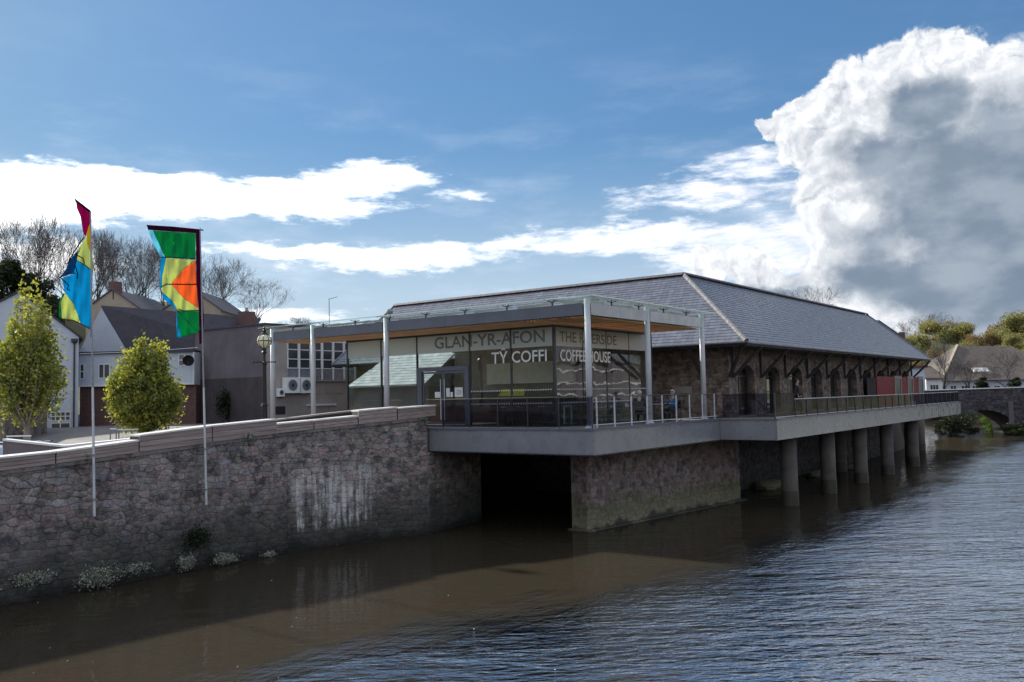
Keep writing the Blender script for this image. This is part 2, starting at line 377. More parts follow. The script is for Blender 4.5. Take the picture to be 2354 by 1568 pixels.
def frost():
    m, t = new_mat('frosted_film')
    tr = t.n('BsdfTransparent', {0: (.8, .86, .82, 1)}); d = t.n('BsdfPrincipled', {'Base Color': (.85, .88, .86, 1), 'Roughness': .35})
    tl = t.n('BsdfTranslucent', {0: (.88, .92, .9, 1)})
    a = t.n('MixShader', {0: .4, 1: d.outputs[0], 2: tl.outputs[0]})
    b = t.n('MixShader', {0: .82, 1: tr.outputs[0], 2: a.outputs[0]}); out(t, b.outputs[0]); return m
M_frost = frost()
M_int = mat('cafe_interior_wall', (.30, .26, .25), (.24, .20, .19), rough=.8)
M_letter = mat('white_vinyl', (.93, .93, .93), (.9, .9, .9), rough=.5)
M_dkgrey = mat('grey_vinyl_letters', (.19, .20, .20), rough=.5)
M_floor = mat('cafe_floor', (.18, .15, .13), (.14, .12, .10), rough=.4)
M_chair = mat('dark_chair', (.04, .035, .035), (.03, .028, .028), rough=.5)
M_yellow = mat('yellow_panel', (.55, .50, .05), rough=.5)
M_paper = mat('paper_notice', (.75, .77, .78), (.70, .72, .73), rough=.6, scale=2)
M_mint = mat('mint_plastic', (.35, .55, .48), rough=.4)
M_lamp = mat('lamp_glass', (.75, .72, .50), (.65, .62, .42), rough=.15, spec=.6)
M_skin = mat('skin', (.42, .27, .21), rough=.55); M_hair = mat('grey_hair', (.45, .44, .43), rough=.7)
M_navy = mat('navy_cloth', (.03, .035, .06), rough=.85); M_blue = mat('blue_cloth', (.05, .16, .32), rough=.8)
M_blackcloth = mat('black_cloth', (.02, .02, .022), rough=.85)
M_van = mat('white_van_paint', (.55, .62, .75), rough=.2, spec=.7)
def cloth(name, c):
    m, t = new_mat(name); p = pos(t)
    cc = tint(t, rgba(c))
    d = t.n('BsdfDiffuse', {0: cc}); tl = t.n('BsdfTranslucent', {0: cc})
    a = t.n('MixShader', {0: .66, 1: d.outputs[0], 2: tl.outputs[0]}); out(t, a.outputs[0]); return m
C_mag = cloth('magenta_cloth', (.38, .015, .16)); C_pur = cloth('purple_cloth', (.11, .012, .07)); C_yel = cloth('ochre_cloth', (.55, .42, .02))
C_lime = cloth('lime_cloth', (.62, .68, .30)); C_cyan = cloth('cyan_cloth', (.02, .44, .68)); C_blu = cloth('blue_cloth_dark', (.02, .13, .30))
C_grn = cloth('green_cloth', (.02, .36, .14)); C_ora = cloth('orange_cloth', (.90, .30, .10)); C_lcy = cloth('light_cyan_cloth', (.30, .72, .85)); C_drk = cloth('seam_black', (.02, .03, .04))

def water_mat():
    m, t = new_mat('river_water'); p = pos(t)
    sp = t.n('SeparateXYZ', {0: p}); x, y = sp.outputs[0], sp.outputs[1]
    # calm belt sheltered by the wall and the building, ruffled water beyond it
    nn = t.noise(t.v('MULTIPLY', p, (.25, .7, 1)), .9, 6, .65)
    yy = t.m('ADD', y, t.m('MULTIPLY', t.m('SUBTRACT', nn, .5), 5.))
    # edge of calm water: line through measured points
    edge = t.n('FloatCurve'); cu = edge.mapping.curves[0]
    E_ = EDGE
    while len(cu.points) < len(E_): cu.points.new(.5, .5)
    for q, (a, b) in zip(cu.points, E_): q.location = (a/120., b/30.); q.handle_type = 'VECTOR'
    edge.mapping.update()
    t.t.links.new(t.m('DIVIDE', x, 120.), edge.inputs['Value'])
    ey = t.m('MULTIPLY', edge.outputs[0], 30.)
    k = t.ss(t.m('SUBTRACT', ey, yy), -.9, 3.0)
    rp = t.v('MULTIPLY', t.n('VectorRotate', {'Vector': p, 'Angle': R(20)}, rotation_type='Z_AXIS').outputs[0], (1, 1, 1))
    # ripples lie across the line of sight: long along the picture, short towards the camera
    rr = t.n('VectorRotate', {'Vector': p, 'Angle': -(A1+R(4))}, rotation_type='Z_AXIS').outputs[0]
    r1 = t.noise(t.v('MULTIPLY', rr, (4.6, 1.5, 1)), 1.0, 3, .55, .3)
    r2 = t.noise(t.v('MULTIPLY', rr, (1.6, .6, 1)), 1.0, 2, .5)
    r3 = t.noise(t.v('MULTIPLY', rr, (11, 4.5, 1)), 1.0, 2, .5)
    amp = t.ss(t.noise(t.v('MULTIPLY', rr, (.16, .07, 1)), 1., 4, .6), .3, .7, .45, 1.35)
    h = t.m('ADD', t.m('MULTIPLY', r1, 1.0), t.m('ADD', t.m('MULTIPLY', r2, 1.2), t.m('MULTIPLY', r3, .22)))
    calm = t.m('MULTIPLY', t.noise(t.v('MULTIPLY', rr, (1.2, .5, 1)), 1., 3), .035)
    hh = t.m('ADD', t.m('MULTIPLY', t.m('MULTIPLY', h, amp), t.m('MULTIPLY', k, .095)), calm)
    bp = t.n('Bump', {'Strength': 1., 'Distance': 1., 'Height': hh})
    c = t.mix(t.ss(t.noise(p, .5, 4), .3, .7), (.034, .026, .018, 1), (.031, .028, .019, 1))
    c = t.mix(k, c, (.020, .027, .034, 1))
    d = t.n('BsdfDiffuse', {0: c}); g = t.n('BsdfGlossy', {'Color': (1, 1, 1, 1), 'Roughness': t.lin(k, 0, 1, .02, .12)})
    t.t.links.new(bp.outputs[0], g.inputs['Normal'])
    fr = t.n('Fresnel', {'IOR': 1.33}); t.t.links.new(bp.outputs[0], fr.inputs['Normal'])
    f = t.m('MULTIPLY_ADD', fr.outputs[0], t.lin(k, 0, 1, .6, 2.2), t.lin(k, 0, 1, .0, .36), clamp=True)
    mx = t.n('MixShader', {0: f, 1: d.outputs[0], 2: g.outputs[0]}); out(t, mx.outputs[0]); return m
EDGE = []
for px, py in [(420, 1600), (700, 1505), (1000, 1425), (1250, 1385), (1500, 1335), (1750, 1240), (1980, 1165), (2150, 1090), (2260, 1035)]:
    q = onz(px, py, 0); EDGE.append((q.x, q.y))
EDGE = [(0, EDGE[0][1]+.0)]+EDGE+[(120, EDGE[-1][1])]
EDGE = sorted([(min(max(a, 0), 120), min(max(b, 0), 30)) for a, b in EDGE])
M_water = water_mat()

# ------------------------------------------------------------------ setting: ground, water
def sm(x, a, b): t = min(1, max(0, (x-a)/(b-a))); return t*t*(3-2*t)
def hgt(x, y):
    d = math.hypot(x, y); az = math.degrees(math.atan2(y, x))
    # river channel
    if 25.2 < x < 39.2: nb = 36.
    elif x < 39.2: nb = 24.45
    elif x < 76: nb = 18.2
    else: nb = 18.2+sm(x, 76, 82)*16
    sb = -9. if x < 86 else -9.-sm(x, 86, 92)*3
    if y < nb and y > sb: return -1.6
    if y <= sb: z = 3.2
    else: z = 2.2+1.5*sm(x, 14, 25)
    z += 12.5*sm(d, 62, 105)*sm(az, 50, 58) + 4*sm(d, 105, 200)*sm(az, 50, 60)
    z += 13*sm(d, 160, 240)*sm(az, 40, 22)
    z += 10*sm(d, 60, 200)*sm(-az, 30, 70)
    return z
def grid_lines(a, b, fine, fs, cs):
    xs = set(); v = a
    while v <= b: xs.add(round(v, 3)); v += cs
    for f0, f1 in fine:
        v = f0
        while v <= f1: xs.add(round(v, 3)); v += fs
    return sorted(xs)
gx = sorted(set(grid_lines(-120, 420, [(-30, 120)], 5, 12)+[25.1, 25.3, 28.1, 28.3, 39.1, 39.3, 75.9, 76.1, 85.9, 86.1, -1500, 1500]))
gy = sorted(set(grid_lines(-200, 420, [(-20, 120)], 5, 12)+[24.4, 24.5, 18.1, 18.3, 35.9, 36.1, -9.05, -8.95, -1500, 1500]))
g = MB()
g.v = [(x, y, hgt(x, y)) for y in gy for x in gx]
nx = len(gx)
for j in range(len(gy)-1):
    for i in range(nx-1):
        g.f.append((j*nx+i, j*nx+i+1, (j+1)*nx+i+1, (j+1)*nx+i))
        c = g.v[g.f[-1][0]]; zz = [g.v[k][2] for k in g.f[-1]]
        g.mi.append(2 if (min(zz) < 0 and not (c[1] < -8.9 and max(zz) > 0)) else (1 if (c[1] < -9 or max(zz) > 5.5 or math.hypot(c[0], c[1]) > 120) else 0)); g.tn.append((1, 1, 1))
tag(g.build('ground', [M_ground, M_grass, M_bed]), 'grey paved ground rising to grassy hills behind the houses', kind='structure')
w = MB(); w.add([(-300, -400, 0), (900, -400, 0), (900, 400, 0), (-300, 400, 0)], [(0, 1, 2, 3)])
tag(w.build('river_water', M_water), 'calm brown river water by the wall, rippled blue further out', kind='structure')

# ------------------------------------------------------------------ stonework
def clip(poly, nx_, ny_, c):
    o = []
    for i in range(len(poly)):
        a, b = poly[i], poly[(i+1) % len(poly)]
        da = a[0]*nx_+a[1]*ny_-c; db = b[0]*nx_+b[1]*ny_-c
        if da <= 0: o.append(a)
        if (da < 0 < db) or (db < 0 < da):
            s = da/(da-db); o.append((a[0]+(b[0]-a[0])*s, a[1]+(b[1]-a[1])*s))
    return o
def stones(u0, u1, bot, top, w_, h_, rg, skip=None, jit=.42):
    """irregular courses of rubble: list of polygons in (u, z)"""
    zmin = min(bot(u0), bot(u1)); zmax = max(top(u) for u in np.linspace(u0, u1, 9))
    nr = max(1, int(round((zmax-zmin)/h_))); pts = {}
    for r in range(-1, nr+1):
        u = u0-w_+rg.random()*w_; i = 0; pts[r] = []
        while u < u1+w_:
            pts[r].append((u, zmin+(r+.5)*h_+(rg.random()-.5)*h_*jit*1.6)); u += w_*(.6+.85*rg.random())
    A = h_/w_
    res = []
    for r in range(nr):
        near = [q for k in (r-2, r-1, r, r+1, r+2) for q in pts.get(k, [])]
        for p in pts[r]:
            if p[0] < u0-w_ or p[0] > u1+w_: continue
            hw = w_*1.4
            poly = [(p[0]-hw, p[1]-h_*1.5), (p[0]+hw, p[1]-h_*1.5), (p[0]+hw, p[1]+h_*1.5), (p[0]-hw, p[1]+h_*1.5)]
            for q in near:
                if q is p or abs(q[0]-p[0]) > 2.6*w_: continue
                dx, dz = (q[0]-p[0])*A*A, (q[1]-p[1]); L = math.hypot(dx, dz)
                if L < 1e-6: continue
                mx_, mz = (p[0]+q[0])/2, (p[1]+q[1])/2
                poly = clip(poly, dx/L, dz/L, (mx_*dx+mz*dz)/L)
                if len(poly) < 3: break
            if len(poly) < 3: continue
            poly = clip(poly, -1, 0, -u0); poly = clip(poly, 1, 0, u1) if poly else poly
            if len(poly) < 3: continue
            uc = sum(a for a, b in poly)/len(poly); zt, zb_ = top(uc), bot(uc)
            poly = clip(poly, 0, 1, zt); poly = clip(poly, 0, -1, -zb_) if poly else poly
            if len(poly) < 3: continue
            uc = sum(a for a, b in poly)/len(poly); zc_ = sum(b for a, b in poly)/len(poly)
            if skip and (skip(uc, zc_) or any(skip(*v) for v in poly)): continue
            ar = .5*abs(sum(poly[i][0]*poly[(i+1) % len(poly)][1]-poly[(i+1) % len(poly)][0]*poly[i][1] for i in range(len(poly))))
            if ar < .004: continue
            res.append((uc, zc_, poly))
    return res
def stone_mesh(mb, st, P, nrm, rg, gap=.006, proud=.03, tn=(1, 1, 1)):
    uc, zc_, poly = st; n = len(poly)
    def shr(p, d):
        L = math.hypot(p[0]-uc, p[1]-zc_) or 1; k = max(.3, (L-d)/L); return (uc+(p[0]-uc)*k, zc_+(p[1]-zc_)*k)
    pr = proud*(.55+.9*rg.random()); nrm = Vector(nrm)
    a = [P(*shr(p, gap)) for p in poly]; b = [P(*shr(p, gap+.022))+nrm*pr*(.8+.4*rg.random()) for p in poly]
    c = P(uc, zc_)+nrm*pr*1.25
    mb.add(a+b+[c], [(i, (i+1) % n, n+(i+1) % n, n+i) for i in range(n)]+[(n+i, n+(i+1) % n, 2*n) for i in range(n)], 0, tn)
def stone_tint(rg, red=.2):
    v = .72+.56*rg.random()
    if rg.random() < red: return (v*1.13, v*.96, v*.95)
    if rg.random() < .2: return (v*.96, v*.98, v*1.05)
    return (v*1.03, v, v*.95)
def stone_face(root, sts, P, nrm, mat_, rg, near, nmax, red=.2, proud=.035, name='stone', mass='rubble_facing', gap=.012):
    """the nmax stones nearest the camera as parts of their own, the others joined"""
    order = sorted(range(len(sts)), key=lambda i: near(P(sts[i][0], sts[i][1])))
    for i in order[:nmax]:
        mb = MB(); stone_mesh(mb, sts[i], P, nrm, rg, proud=proud, tn=stone_tint(rg, red), gap=gap); mb.build(name, mat_, root, fixn=False)
    mb = MB()
    for i in order[nmax:]: stone_mesh(mb, sts[i], P, nrm, rg, proud=proud, tn=stone_tint(rg, red), gap=gap)
    if mb.f: o = mb.build(mass, mat_, root, fixn=False); o['kind'] = 'stuff'
camd = lambda p: (p-CAM).length

# embankment wall: runs along x, bends towards the river before the deck, then goes back under it
WALL = [(-4., 24.0), (19.2, 23.9), (24.45, 22.35), (28.2, 22.9), (31.0, 25.2)]
def wtop(x): return 3.36+.0645*(x-9.9) if x < 25 else 3.0
def mortar_wall(root):
    for i in range(len(WALL)-1):
        (xa, ya), (xb, yb) = WALL[i], WALL[i+1]
        d = Vector((xb-xa, yb-ya, 0)).normalized(); n = Vector((d.y, -d.x, 0))
        L = math.hypot(xb-xa, yb-ya)
        P = lambda u, z, xa=xa, ya=ya, d=d: Vector((xa+d.x*u, ya+d.y*u, z))
        T = (lambda u, xa=xa, d=d: wtop(xa+d.x*u)) if i < 2 else (lambda u: 3.0)
        m = MB(); k = 12
        for j in range(k):
            ua, ub = L*j/k, L*(j+1)/k
            A, B = P(ua, 0), P(ub, 0); q = -n*.6
            vs = [A+UP*-1.5, B+UP*-1.5, B+UP*T(ub), A+UP*T(ua)]; m.add(vs+[v+q for v in vs], [(0, 1, 2, 3), (3, 2, 6, 7), (4, 7, 6, 5)])
        m.build('mortar_core', M_mortar, root)
        rg = random.Random(11+i)
        u_s = 9.0 if i == 0 else 0.
        s_ = stones(u_s, L, lambda u: -.35, T, .33, .18, rg)
        yield s_, P, n
tw = MB(); tw.box((30.6, 25.3, -1.5), (31., 36, 3.02)); tw.box((25.9, 35.6, -1.5), (39, 36, 3.02)); tw.box((38.6, 18.4, -1.5), (39, 35.6, 3.02))
wroot = thing('embankment_wall', (15, 24, 0), 'long grey rubble stone river wall with timber topping and white lime streaks', 'wall')
allst = []
rg = random.Random(5)
for s_, P, n in mortar_wall(wroot): allst += [(st, P, n) for st in s_]
allst.sort(key=lambda q: camd(q[1](q[0][0], q[0][1])) + (100 if q[0][1] < .05 else 0))
for st, P, n in allst[:296]:
    mb = MB(); stone_mesh(mb, st, P, n, rg, tn=stone_tint(rg, .17), proud=.02); mb.build('stone', M_stone, wroot, fixn=False)
mb = MB()
for st, P, n in allst[296:]: stone_mesh(mb, st, P, n, rg, tn=stone_tint(rg, .25), proud=.02)
mb.build('rubble_facing', M_stone, wroot, fixn=False)['kind'] = 'stuff'

tw.build('culvert_wall', M_mortar, wroot)
# timber blocks on the wall
def wy(x):
    for (xa, ya), (xb, yb) in zip(WALL, WALL[1:]):
        if xa <= x <= xb: return ya+(yb-ya)*(x-xa)/(xb-xa)
    return 24
TB = [(-125, 125, 3.62, 3.80, 0), (125, 318, 3.80, 3.98, 0), (318, 484, 4.12, 4.30, 1), (484, 635, 4.30, 4.42, 1), (635, 720, 4.27, 4.34, 0), (720, 822, 4.34, 4.44, 0), (822, 912, 4.62, 4.71, 1), (912, 1000, 4.67, 4.74, 0)]
troot = thing('timber_parapet', (15, 24, 3.5), 'stepped row of weathered timber blocks capping the river wall', 'parapet')
def px2x(px):
    best = None
    for k in range(400):
        x = 6+k*.05; q = Vector((x, wy(x), 4.2)); d = q-CAM; z = d.dot(FWD); u = CX+F*d.dot(RT)/z
        if best is None or abs(u-px) < best[0]: best = (abs(u-px), x)
    return best[1]
for i, (pa, pb, za, zb, st) in enumerate(TB):
    xa = px2x(pa) if pa > 0 else 7.2; xb = px2x(pb); xa += .02; xb -= .02
    A = Vector((xa, wy(xa), 0)); B = Vector((xb, wy(xb), 0)); d = (B-A).normalized(); n = Vector((d.y, -d.x, 0))
    ba, bb = wtop(xa), wtop(xb)
    blk = MB(); 
    pts = [A+n*.04+UP*ba, B+n*.04+UP*bb, B+n*.04+UP*(zb-.05), A+n*.04+UP*(za-.05)]
    blk.prism(pts, -n*.50); bo = blk.build('timber_block', M_darkwood, troot)
    for k in range(3):
        f0, f1 = k/3., (k+1)/3.
        a0, a1 = ba+(za-.05-ba)*f0+.008, ba+(za-.05-ba)*f1-.004; b0, b1 = bb+(zb-.05-bb)*f0+.008, bb+(zb-.05-bb)*f1-.004
        v = .85+.3*rg.random(); pl = MB()
        pl.prism([A+n*.045+UP*a0, B+n*.045+UP*b0, B+n*.045+UP*b1, A+n*.045+UP*a1], n*.03, 0, (v*1.03, v, v)); pl.build('plank', M_timber, bo)
    tp = MB(); tp.prism([A+n*.10-d*.01+UP*(za-.048), B+n*.10+d*.01+UP*(zb-.048), B-n*.50+d*.01+UP*(zb-.048), A-n*.50-d*.01+UP*(za-.048)], UP*.048, 0, (1, 1, 1)); tp.build('top_board', M_topb, bo)
# coping course under the timber
cp = MB()
for i in range(2):
    (xa, ya), (xb, yb) = WALL[i], WALL[i+1]; xa = max(xa, 6)
    d = Vector((xb-xa, yb-ya, 0)).normalized(); n = Vector((d.y, -d.x, 0))
    cp.prism([Vector((xa, wy(xa), wtop(xa)-.10))+n*.07, Vector((xb, yb, wtop(xb)-.10))+n*.07, Vector((xb, yb, wtop(xb)-.006))+n*.07, Vector((xa, wy(xa), wtop(xa)-.006))+n*.07], -n*.5)
cp.build('coping', M_mortar, wroot)
# inner parapet of the ramp
ip = thing('inner_parapet', (16, 27, 3), 'low inner wall of the ramp with pale coping behind the timber parapet', 'wall')
def seg_wall(root, pts, y_th, mat_b, mat_c, nm='wall_body'):
    b = MB(); c = MB()
    for (xa, ya, za), (xb, yb, zb) in zip(pts, pts[1:]):
        A, B = Vector((xa, ya, 0)), Vector((xb, yb, 0)); d = (B-A).normalized(); n = Vector((d.y, -d.x, 0))
        b.prism([A+UP*1.5, B+UP*1.5, B+UP*(zb-.06), A+UP*(za-.06)], -n*y_th)
        c.prism([A+n*.04+UP*(za-.058), B+n*.04+UP*(zb-.058), B+n*.04+UP*zb, A+n*.04+UP*za], -n*(y_th+.08))
    b.build(nm, mat_b, root); c.build('coping', mat_c, root)
ipts = []
for px, py in [(80, 1021), (150, 1024), (300, 1008), (480, 985), (560, 974)]:
    q = ony(px, py, 26.2); ipts.append((q.x, 26.2, q.z))
ipts[0] = (ipts[0][0]-.3, 27.5, ipts[0][2]+.15)
seg_wall(ip, ipts, .25, M_rend_g, M_white)
ip2 = thing('ramp_wall', (22, 26, 3), 'dark low wall with pale top edge in front of the grey canopy posts', 'wall')
ipts = []
for px, py in [(625, 965), (750, 950), (860, 938), (955, 932)]:
    q = ony(px, py, 24.9+.7*(955-px)/330.); ipts.append((q.x, 24.9+.7*(955-px)/330., q.z))
seg_wall(ip2, ipts, .2, M_darkwood, M_rend_c)

# ------------------------------------------------------------------ pier, cafe deck
ZD = 3.83
proot = thing('stone_pier', (33, 17.5, 0), 'reddish rubble stone pier with green band under the cafe deck', 'pier')
PC = [(27.99, 18.35), (27.95, 18.05), (27.78, 17.5), (39.1, 16.35), (39.1, 18.35)]
core = MB(); core.prism([Vector((x, y, -1.5)) for x, y in PC][::-1], UP*4.5)
core.build('mortar_core', M_pier, proot)
foot = MB(); foot.prism([Vector((x, y, -1.)) for x, y in [(27.6, 18.3), (27.6, 17.33), (39.3, 16.1), (39.3, 18)]][::-1], UP*1.06); foot.build('footing', M_pier, proot)
psts = []
for i in (1, 2):
    (xa, ya), (xb, yb) = PC[i], PC[i+1]; L = math.hypot(xb-xa, yb-ya); d = Vector(((xb-xa)/L, (yb-ya)/L, 0)); n = Vector((d.y, -d.x, 0))
    if n.dot(Vector((-1, -1, 0))) < 0: n = -n
    P = lambda u, z, xa=xa, ya=ya, d=d: Vector((xa+d.x*u, ya+d.y*u, z))
    psts += [(st, P, n) for st in stones(0, L, lambda u: .04, lambda u: 2.99, .33, .19, random.Random(20+i))]
psts.sort(key=lambda q: camd(q[1](q[0][0], q[0][1])))
for st, P, n in psts[:296]:
    mb = MB(); stone_mesh(mb, st, P, n, rg, tn=stone_tint(rg, .35), proud=.025); mb.build('stone', M_pier, proot, fixn=False)
mb = MB()
for st, P, n in psts[296:]: stone_mesh(mb, st, P, n, rg, tn=stone_tint(rg, .35), proud=.025)
mb.build('rubble_facing', M_pier, proot, fixn=False)['kind'] = 'stuff'

d1 = thing('cafe_deck', (24.6, 15.2, 3), 'grey clad deck cantilevered over the water beneath the glass cafe', 'deck')
b = MB(); b.box((24.66, 15.26, 3.08), (37.5, 36.5, 3.80)); b.build('deck_slab', M_concrete, d1)
b = MB(); b.box((24.60, 15.20, 3.04), (24.655, 25, 3.82)); b.build('fascia_board', M_fascia, d1)
for xa, xb in ((24.66, 28.9), (28.91, 32.2), (32.21, 34.49)):
    b = MB(); b.box((xa, 15.20, 3.04), (xb, 15.255, 3.82)); b.build('fascia_board', M_fascia, d1)
b = MB(); b.box((24.56, 15.16, 3.823), (34.49, 15.42, 3.90)); b.box((24.56, 15.424, 3.823), (24.82, 25, 3.90)); b.build('kerb', M_steel, d1)
for i in range(20):
    y = 15.43+i*.14
    if y > 18.1: break
    b = MB(); v = .8+.4*rg.random(); b.box((24.83, y, 3.80), (37.4, y+.132, 3.835), tint=(v, v, v)); b.build('deck_plank', M_deckboard, d1)
for i in range(15):
    x = 24.83+i*.14; b = MB(); v = .8+.4*rg.random(); b.box((x, 18.26, 3.80), (x+.132, 30, 3.835), tint=(v, v, v)); b.build('deck_plank', M_deckboard, d1)
b = MB(); b.box((24.6, 15.2, 3.0), (24.9, 25, 3.035)); b.box((24.902, 15.2, 3.0), (34.49, 17.4, 3.035)); b.build('soffit_edge', M_dark, d1)

# second deck along the hall, on piles
d2 = thing('hall_deck', (34.5, 12.8, 3), 'long pale grey walkway deck on round piles beside the stone hall', 'deck')
b = MB(); b.box((34.56, 12.84, 3.08), (71.85, 18, 3.80)); b.build('deck_slab', M_concrete, d2)
xs = [34.50, 41.9, 49.4, 56.9, 64.4, 71.9]
for xa, xb in zip(xs, xs[1:]):
    b = MB(); b.box((xa+(.0 if xa > 35 else 0), 12.78, 3.03), (xb-.012, 12.835, 3.82)); b.build('fascia_board', M_fascia, d2)
b = MB(); b.box((34.50, 12.84, 3.03), (34.555, 15.195, 3.82)); b.build('fascia_board', M_fascia, d2)
b = MB(); b.box((71.86, 12.84, 3.03), (71.9, 17.9, 3.82)); b.build('fascia_board', M_fascia, d2)
b = MB(); b.box((34.47, 12.74, 3.823), (71.93, 13.0, 3.88)); b.box((34.47, 13.004, 3.823), (34.7, 15.15, 3.88)); b.build('kerb', M_steel, d2)
for i in range(20):
    y = 13.02+i*.16; b = MB(); v = .8+.4*rg.random(); b.box((34.72, y, 3.80), (71.85, y+.15, 3.83), tint=(v, v, v)); b.build('deck_plank', M_deckboard, d2)
# piles
def pile(x, y, lab, r=.36, nm='deck_pile', grp='round concrete piles under the walkway'):
    t_ = thing(nm, (x, y, 0), lab, 'pile', grp)
    b = MB(); b.smooth = False; b.cyl((x, y, -1.5), (x, y, 3.075), r, r, 24); o = b.build('shaft', M_concrete, t_)
    for p_ in o.data.polygons:
        if len(p_.vertices) == 4: p_.use_smooth = True
    b = MB(); b.cyl((x, y, .0), (x, y, .55+.1*rg.random()), r+.012, r+.012, 24); b.build('weed_band', M_leafDk, t_)
    return t_
M_leafDk = mat('wet_weed', (.03, .032, .022), (.045, .04, .03), rough=.6, scale=6, bump=.5)
ordn = ['nearest', 'second', 'third', 'fourth', 'farthest']
def xatpx(px, Y_): return ony(px, 1060, Y_).x
for k, px in enumerate([1813, 1903, 1978, 2040, 2100]):
    pile(xatpx(px, 13.75), 13.75, 'round concrete pile at the water edge of the walkway, %s from the stone pier' % ordn[k])
for k, px in enumerate([1932, 2093, 2118]):
    pile(xatpx(px, 16.6), 16.6, 'round concrete pile set back under the walkway, %s in the rear row' % ['nearest', 'second', 'farthest'][k], grp='rear row of concrete piles')
# hall foundation wall behind the piles
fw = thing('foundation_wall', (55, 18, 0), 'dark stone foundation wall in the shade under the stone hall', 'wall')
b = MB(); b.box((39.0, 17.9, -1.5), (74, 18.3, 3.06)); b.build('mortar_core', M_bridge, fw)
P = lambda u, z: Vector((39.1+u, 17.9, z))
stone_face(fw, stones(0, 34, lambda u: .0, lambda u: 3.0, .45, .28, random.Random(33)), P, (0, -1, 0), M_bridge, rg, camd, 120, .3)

# ------------------------------------------------------------------ market hall
HX, HY = 37.55, 16.05; EX, EY, EZ = 35.94, 14.5, 7.12; RX, RY, RZ = 41.32, 19.88, 11.03
hall = thing('stone_hall', (HX, HY, ZD), 'long stone hall with hipped slate roof and row of arched openings', 'building')
EXF, RXF = 71.1, 74.7; YL = 40.5
XEND = 71.3
BAY0, BAY = 39.55, 3.363; NB = 10
arch_c = [BAY0+i*BAY for i in range(NB)]
AW, ASP, ARISE = 1.0, 5.72, .52
def in_arch(x, z, m=.16):
    for c in arch_c:
        if abs(x-c) < AW+m:
            zt = ASP+ARISE*math.sqrt(max(0, 1-((x-c)/(AW+.0001))**2)) if abs(x-c) < AW else ASP
            if z < zt+m: return True
    return False
WT = 6.98
def arch_wall():
    m = MB(); y0, y1 = HY, HY+.55
    xs_ = [HX]
    for c in arch_c: xs_ += [c-AW, c+AW]
    xs_.append(XEND)
    for i in range(0, len(xs_), 2):
        m.box((xs_[i], y0, 3.80), (xs_[i+1], y1, WT))
    for c in arch_c:
        k = 12; up = []
        for j in range(k+1):
            a = pi*j/k; up.append((c-AW*cos(a), ASP+ARISE*sin(a)))
        for j in range(k):
            (xa, za), (xb, zb) = up[j], up[j+1]
            vs = [(xa, y0, za), (xb, y0, zb), (xb, y0, WT), (xa, y0, WT), (xa, y1, za), (xb, y1, zb), (xb, y1, WT), (xa, y1, WT)]
            m.add(vs, [(0, 1, 2, 3), (7, 6, 5, 4), (0, 4, 5, 1)])
    return m.build('mortar_core', M_hmort, hall, fixn=False)
arch_wall()
Pr = lambda u, z: Vector((u, HY, z))
hst = stones(HX+.01, XEND-.01, lambda u: 3.84, lambda u: 6.95, .34, .17, random.Random(40), skip=in_arch)
Pg = lambda u, z: Vector((HX, HY+u, z))
gst = stones(.01, 14.4, lambda u: 3.84, lambda u: 6.95, .34, .17, random.Random(41))
comb = [(s_, Pr, Vector((0, -1, 0))) for s_ in hst]+[(s_, Pg, Vector((-1, 0, 0))) for s_ in gst if s_[0] < 6]
comb.sort(key=lambda q: camd(q[1](q[0][0], q[0][1])))
for st, P, n in comb[:290]:
    mb = MB(); stone_mesh(mb, st, P, n, rg, tn=stone_tint(rg, .3), proud=.022, gap=.008); mb.build('stone', M_hall, hall, fixn=False)
mb = MB()
for st, P, n in comb[290:]+[(s_, Pg, Vector((-1, 0, 0))) for s_ in gst if s_[0] >= 6]: stone_mesh(mb, st, P, n, rg, tn=stone_tint(rg, .3), proud=.022, gap=.008)
mb.build('rubble_facing', M_hall, hall, fixn=False)['kind'] = 'stuff'
b = MB(); b.box((HX, HY+.56, 3.80), (HX+.5, YL-.4, WT)); b.build('end_wall_core', M_hmort, hall)
b = MB(); b.box((XEND-.4, HY+.56, 3.8), (XEND, 24, WT)); b.box((HX+.5, YL-.9, 3.8), (47.4, YL-.4, WT)); b.build('rear_wall', M_hmort, hall)
b = MB()
for i in range(-1, 10): b.box((BAY0+i*BAY+.85, 25.0, 3.8), (BAY0+(i+1)*BAY-.85, 25.4, 5.9))
b.box((38.1, 25.0, 5.902), (XEND-.5, 25.4, WT)); b.build('far_wall', M_int, hall)
b = MB(); b.box((38.1, 16.62, 3.80), (XEND-.45, 25.1, 3.84)); b.build('hall_floor', M_floor, hall)
# arch rings, jamb stones, windows
def window_unit():
    """one arch: brick ring, jamb blocks, glazed frame set back, sill"""
    c = arch_c[0]; parts = []
    k = 13
    for j in range(k):
        a0, a1 = pi*j/k+.012, pi*(j+1)/k-.012
        q = [(c-(AW+e)*cos(a), ASP+(ARISE+e)*sin(a)) for a, e in ((a0, .005), (a1, .005), (a1, .20), (a0, .20))]
        v = .75+.5*rg.random(); m = MB(); m.prism([Vector((x, HY-.018, z)) for x, z in q], (0, .14, 0), 0, (v*1.15, v*.95, v*.9)); parts.append(m.build('voussoir', M_hall, hall))
    for s in (-1, 1):
        z = 3.84; j = 0
        while z < ASP-.02:
            h = .21+.05*rg.random(); z1 = min(z+h, ASP); wd = .14+.12*(j % 2)
            x0, x1 = (c-AW-wd, c-AW+.003) if s < 0 else (c+AW-.003, c+AW+wd)
            v = .75+.5*rg.random(); m = MB(); m.box((x0, HY-.020, z+.006), (x1, HY+.2, z1-.006), 0, (v*1.08, v*.97, v*.92)); parts.append(m.build('jamb_stone', M_hall, hall)); z = z1; j += 1
    return parts
ring_parts = window_unit()
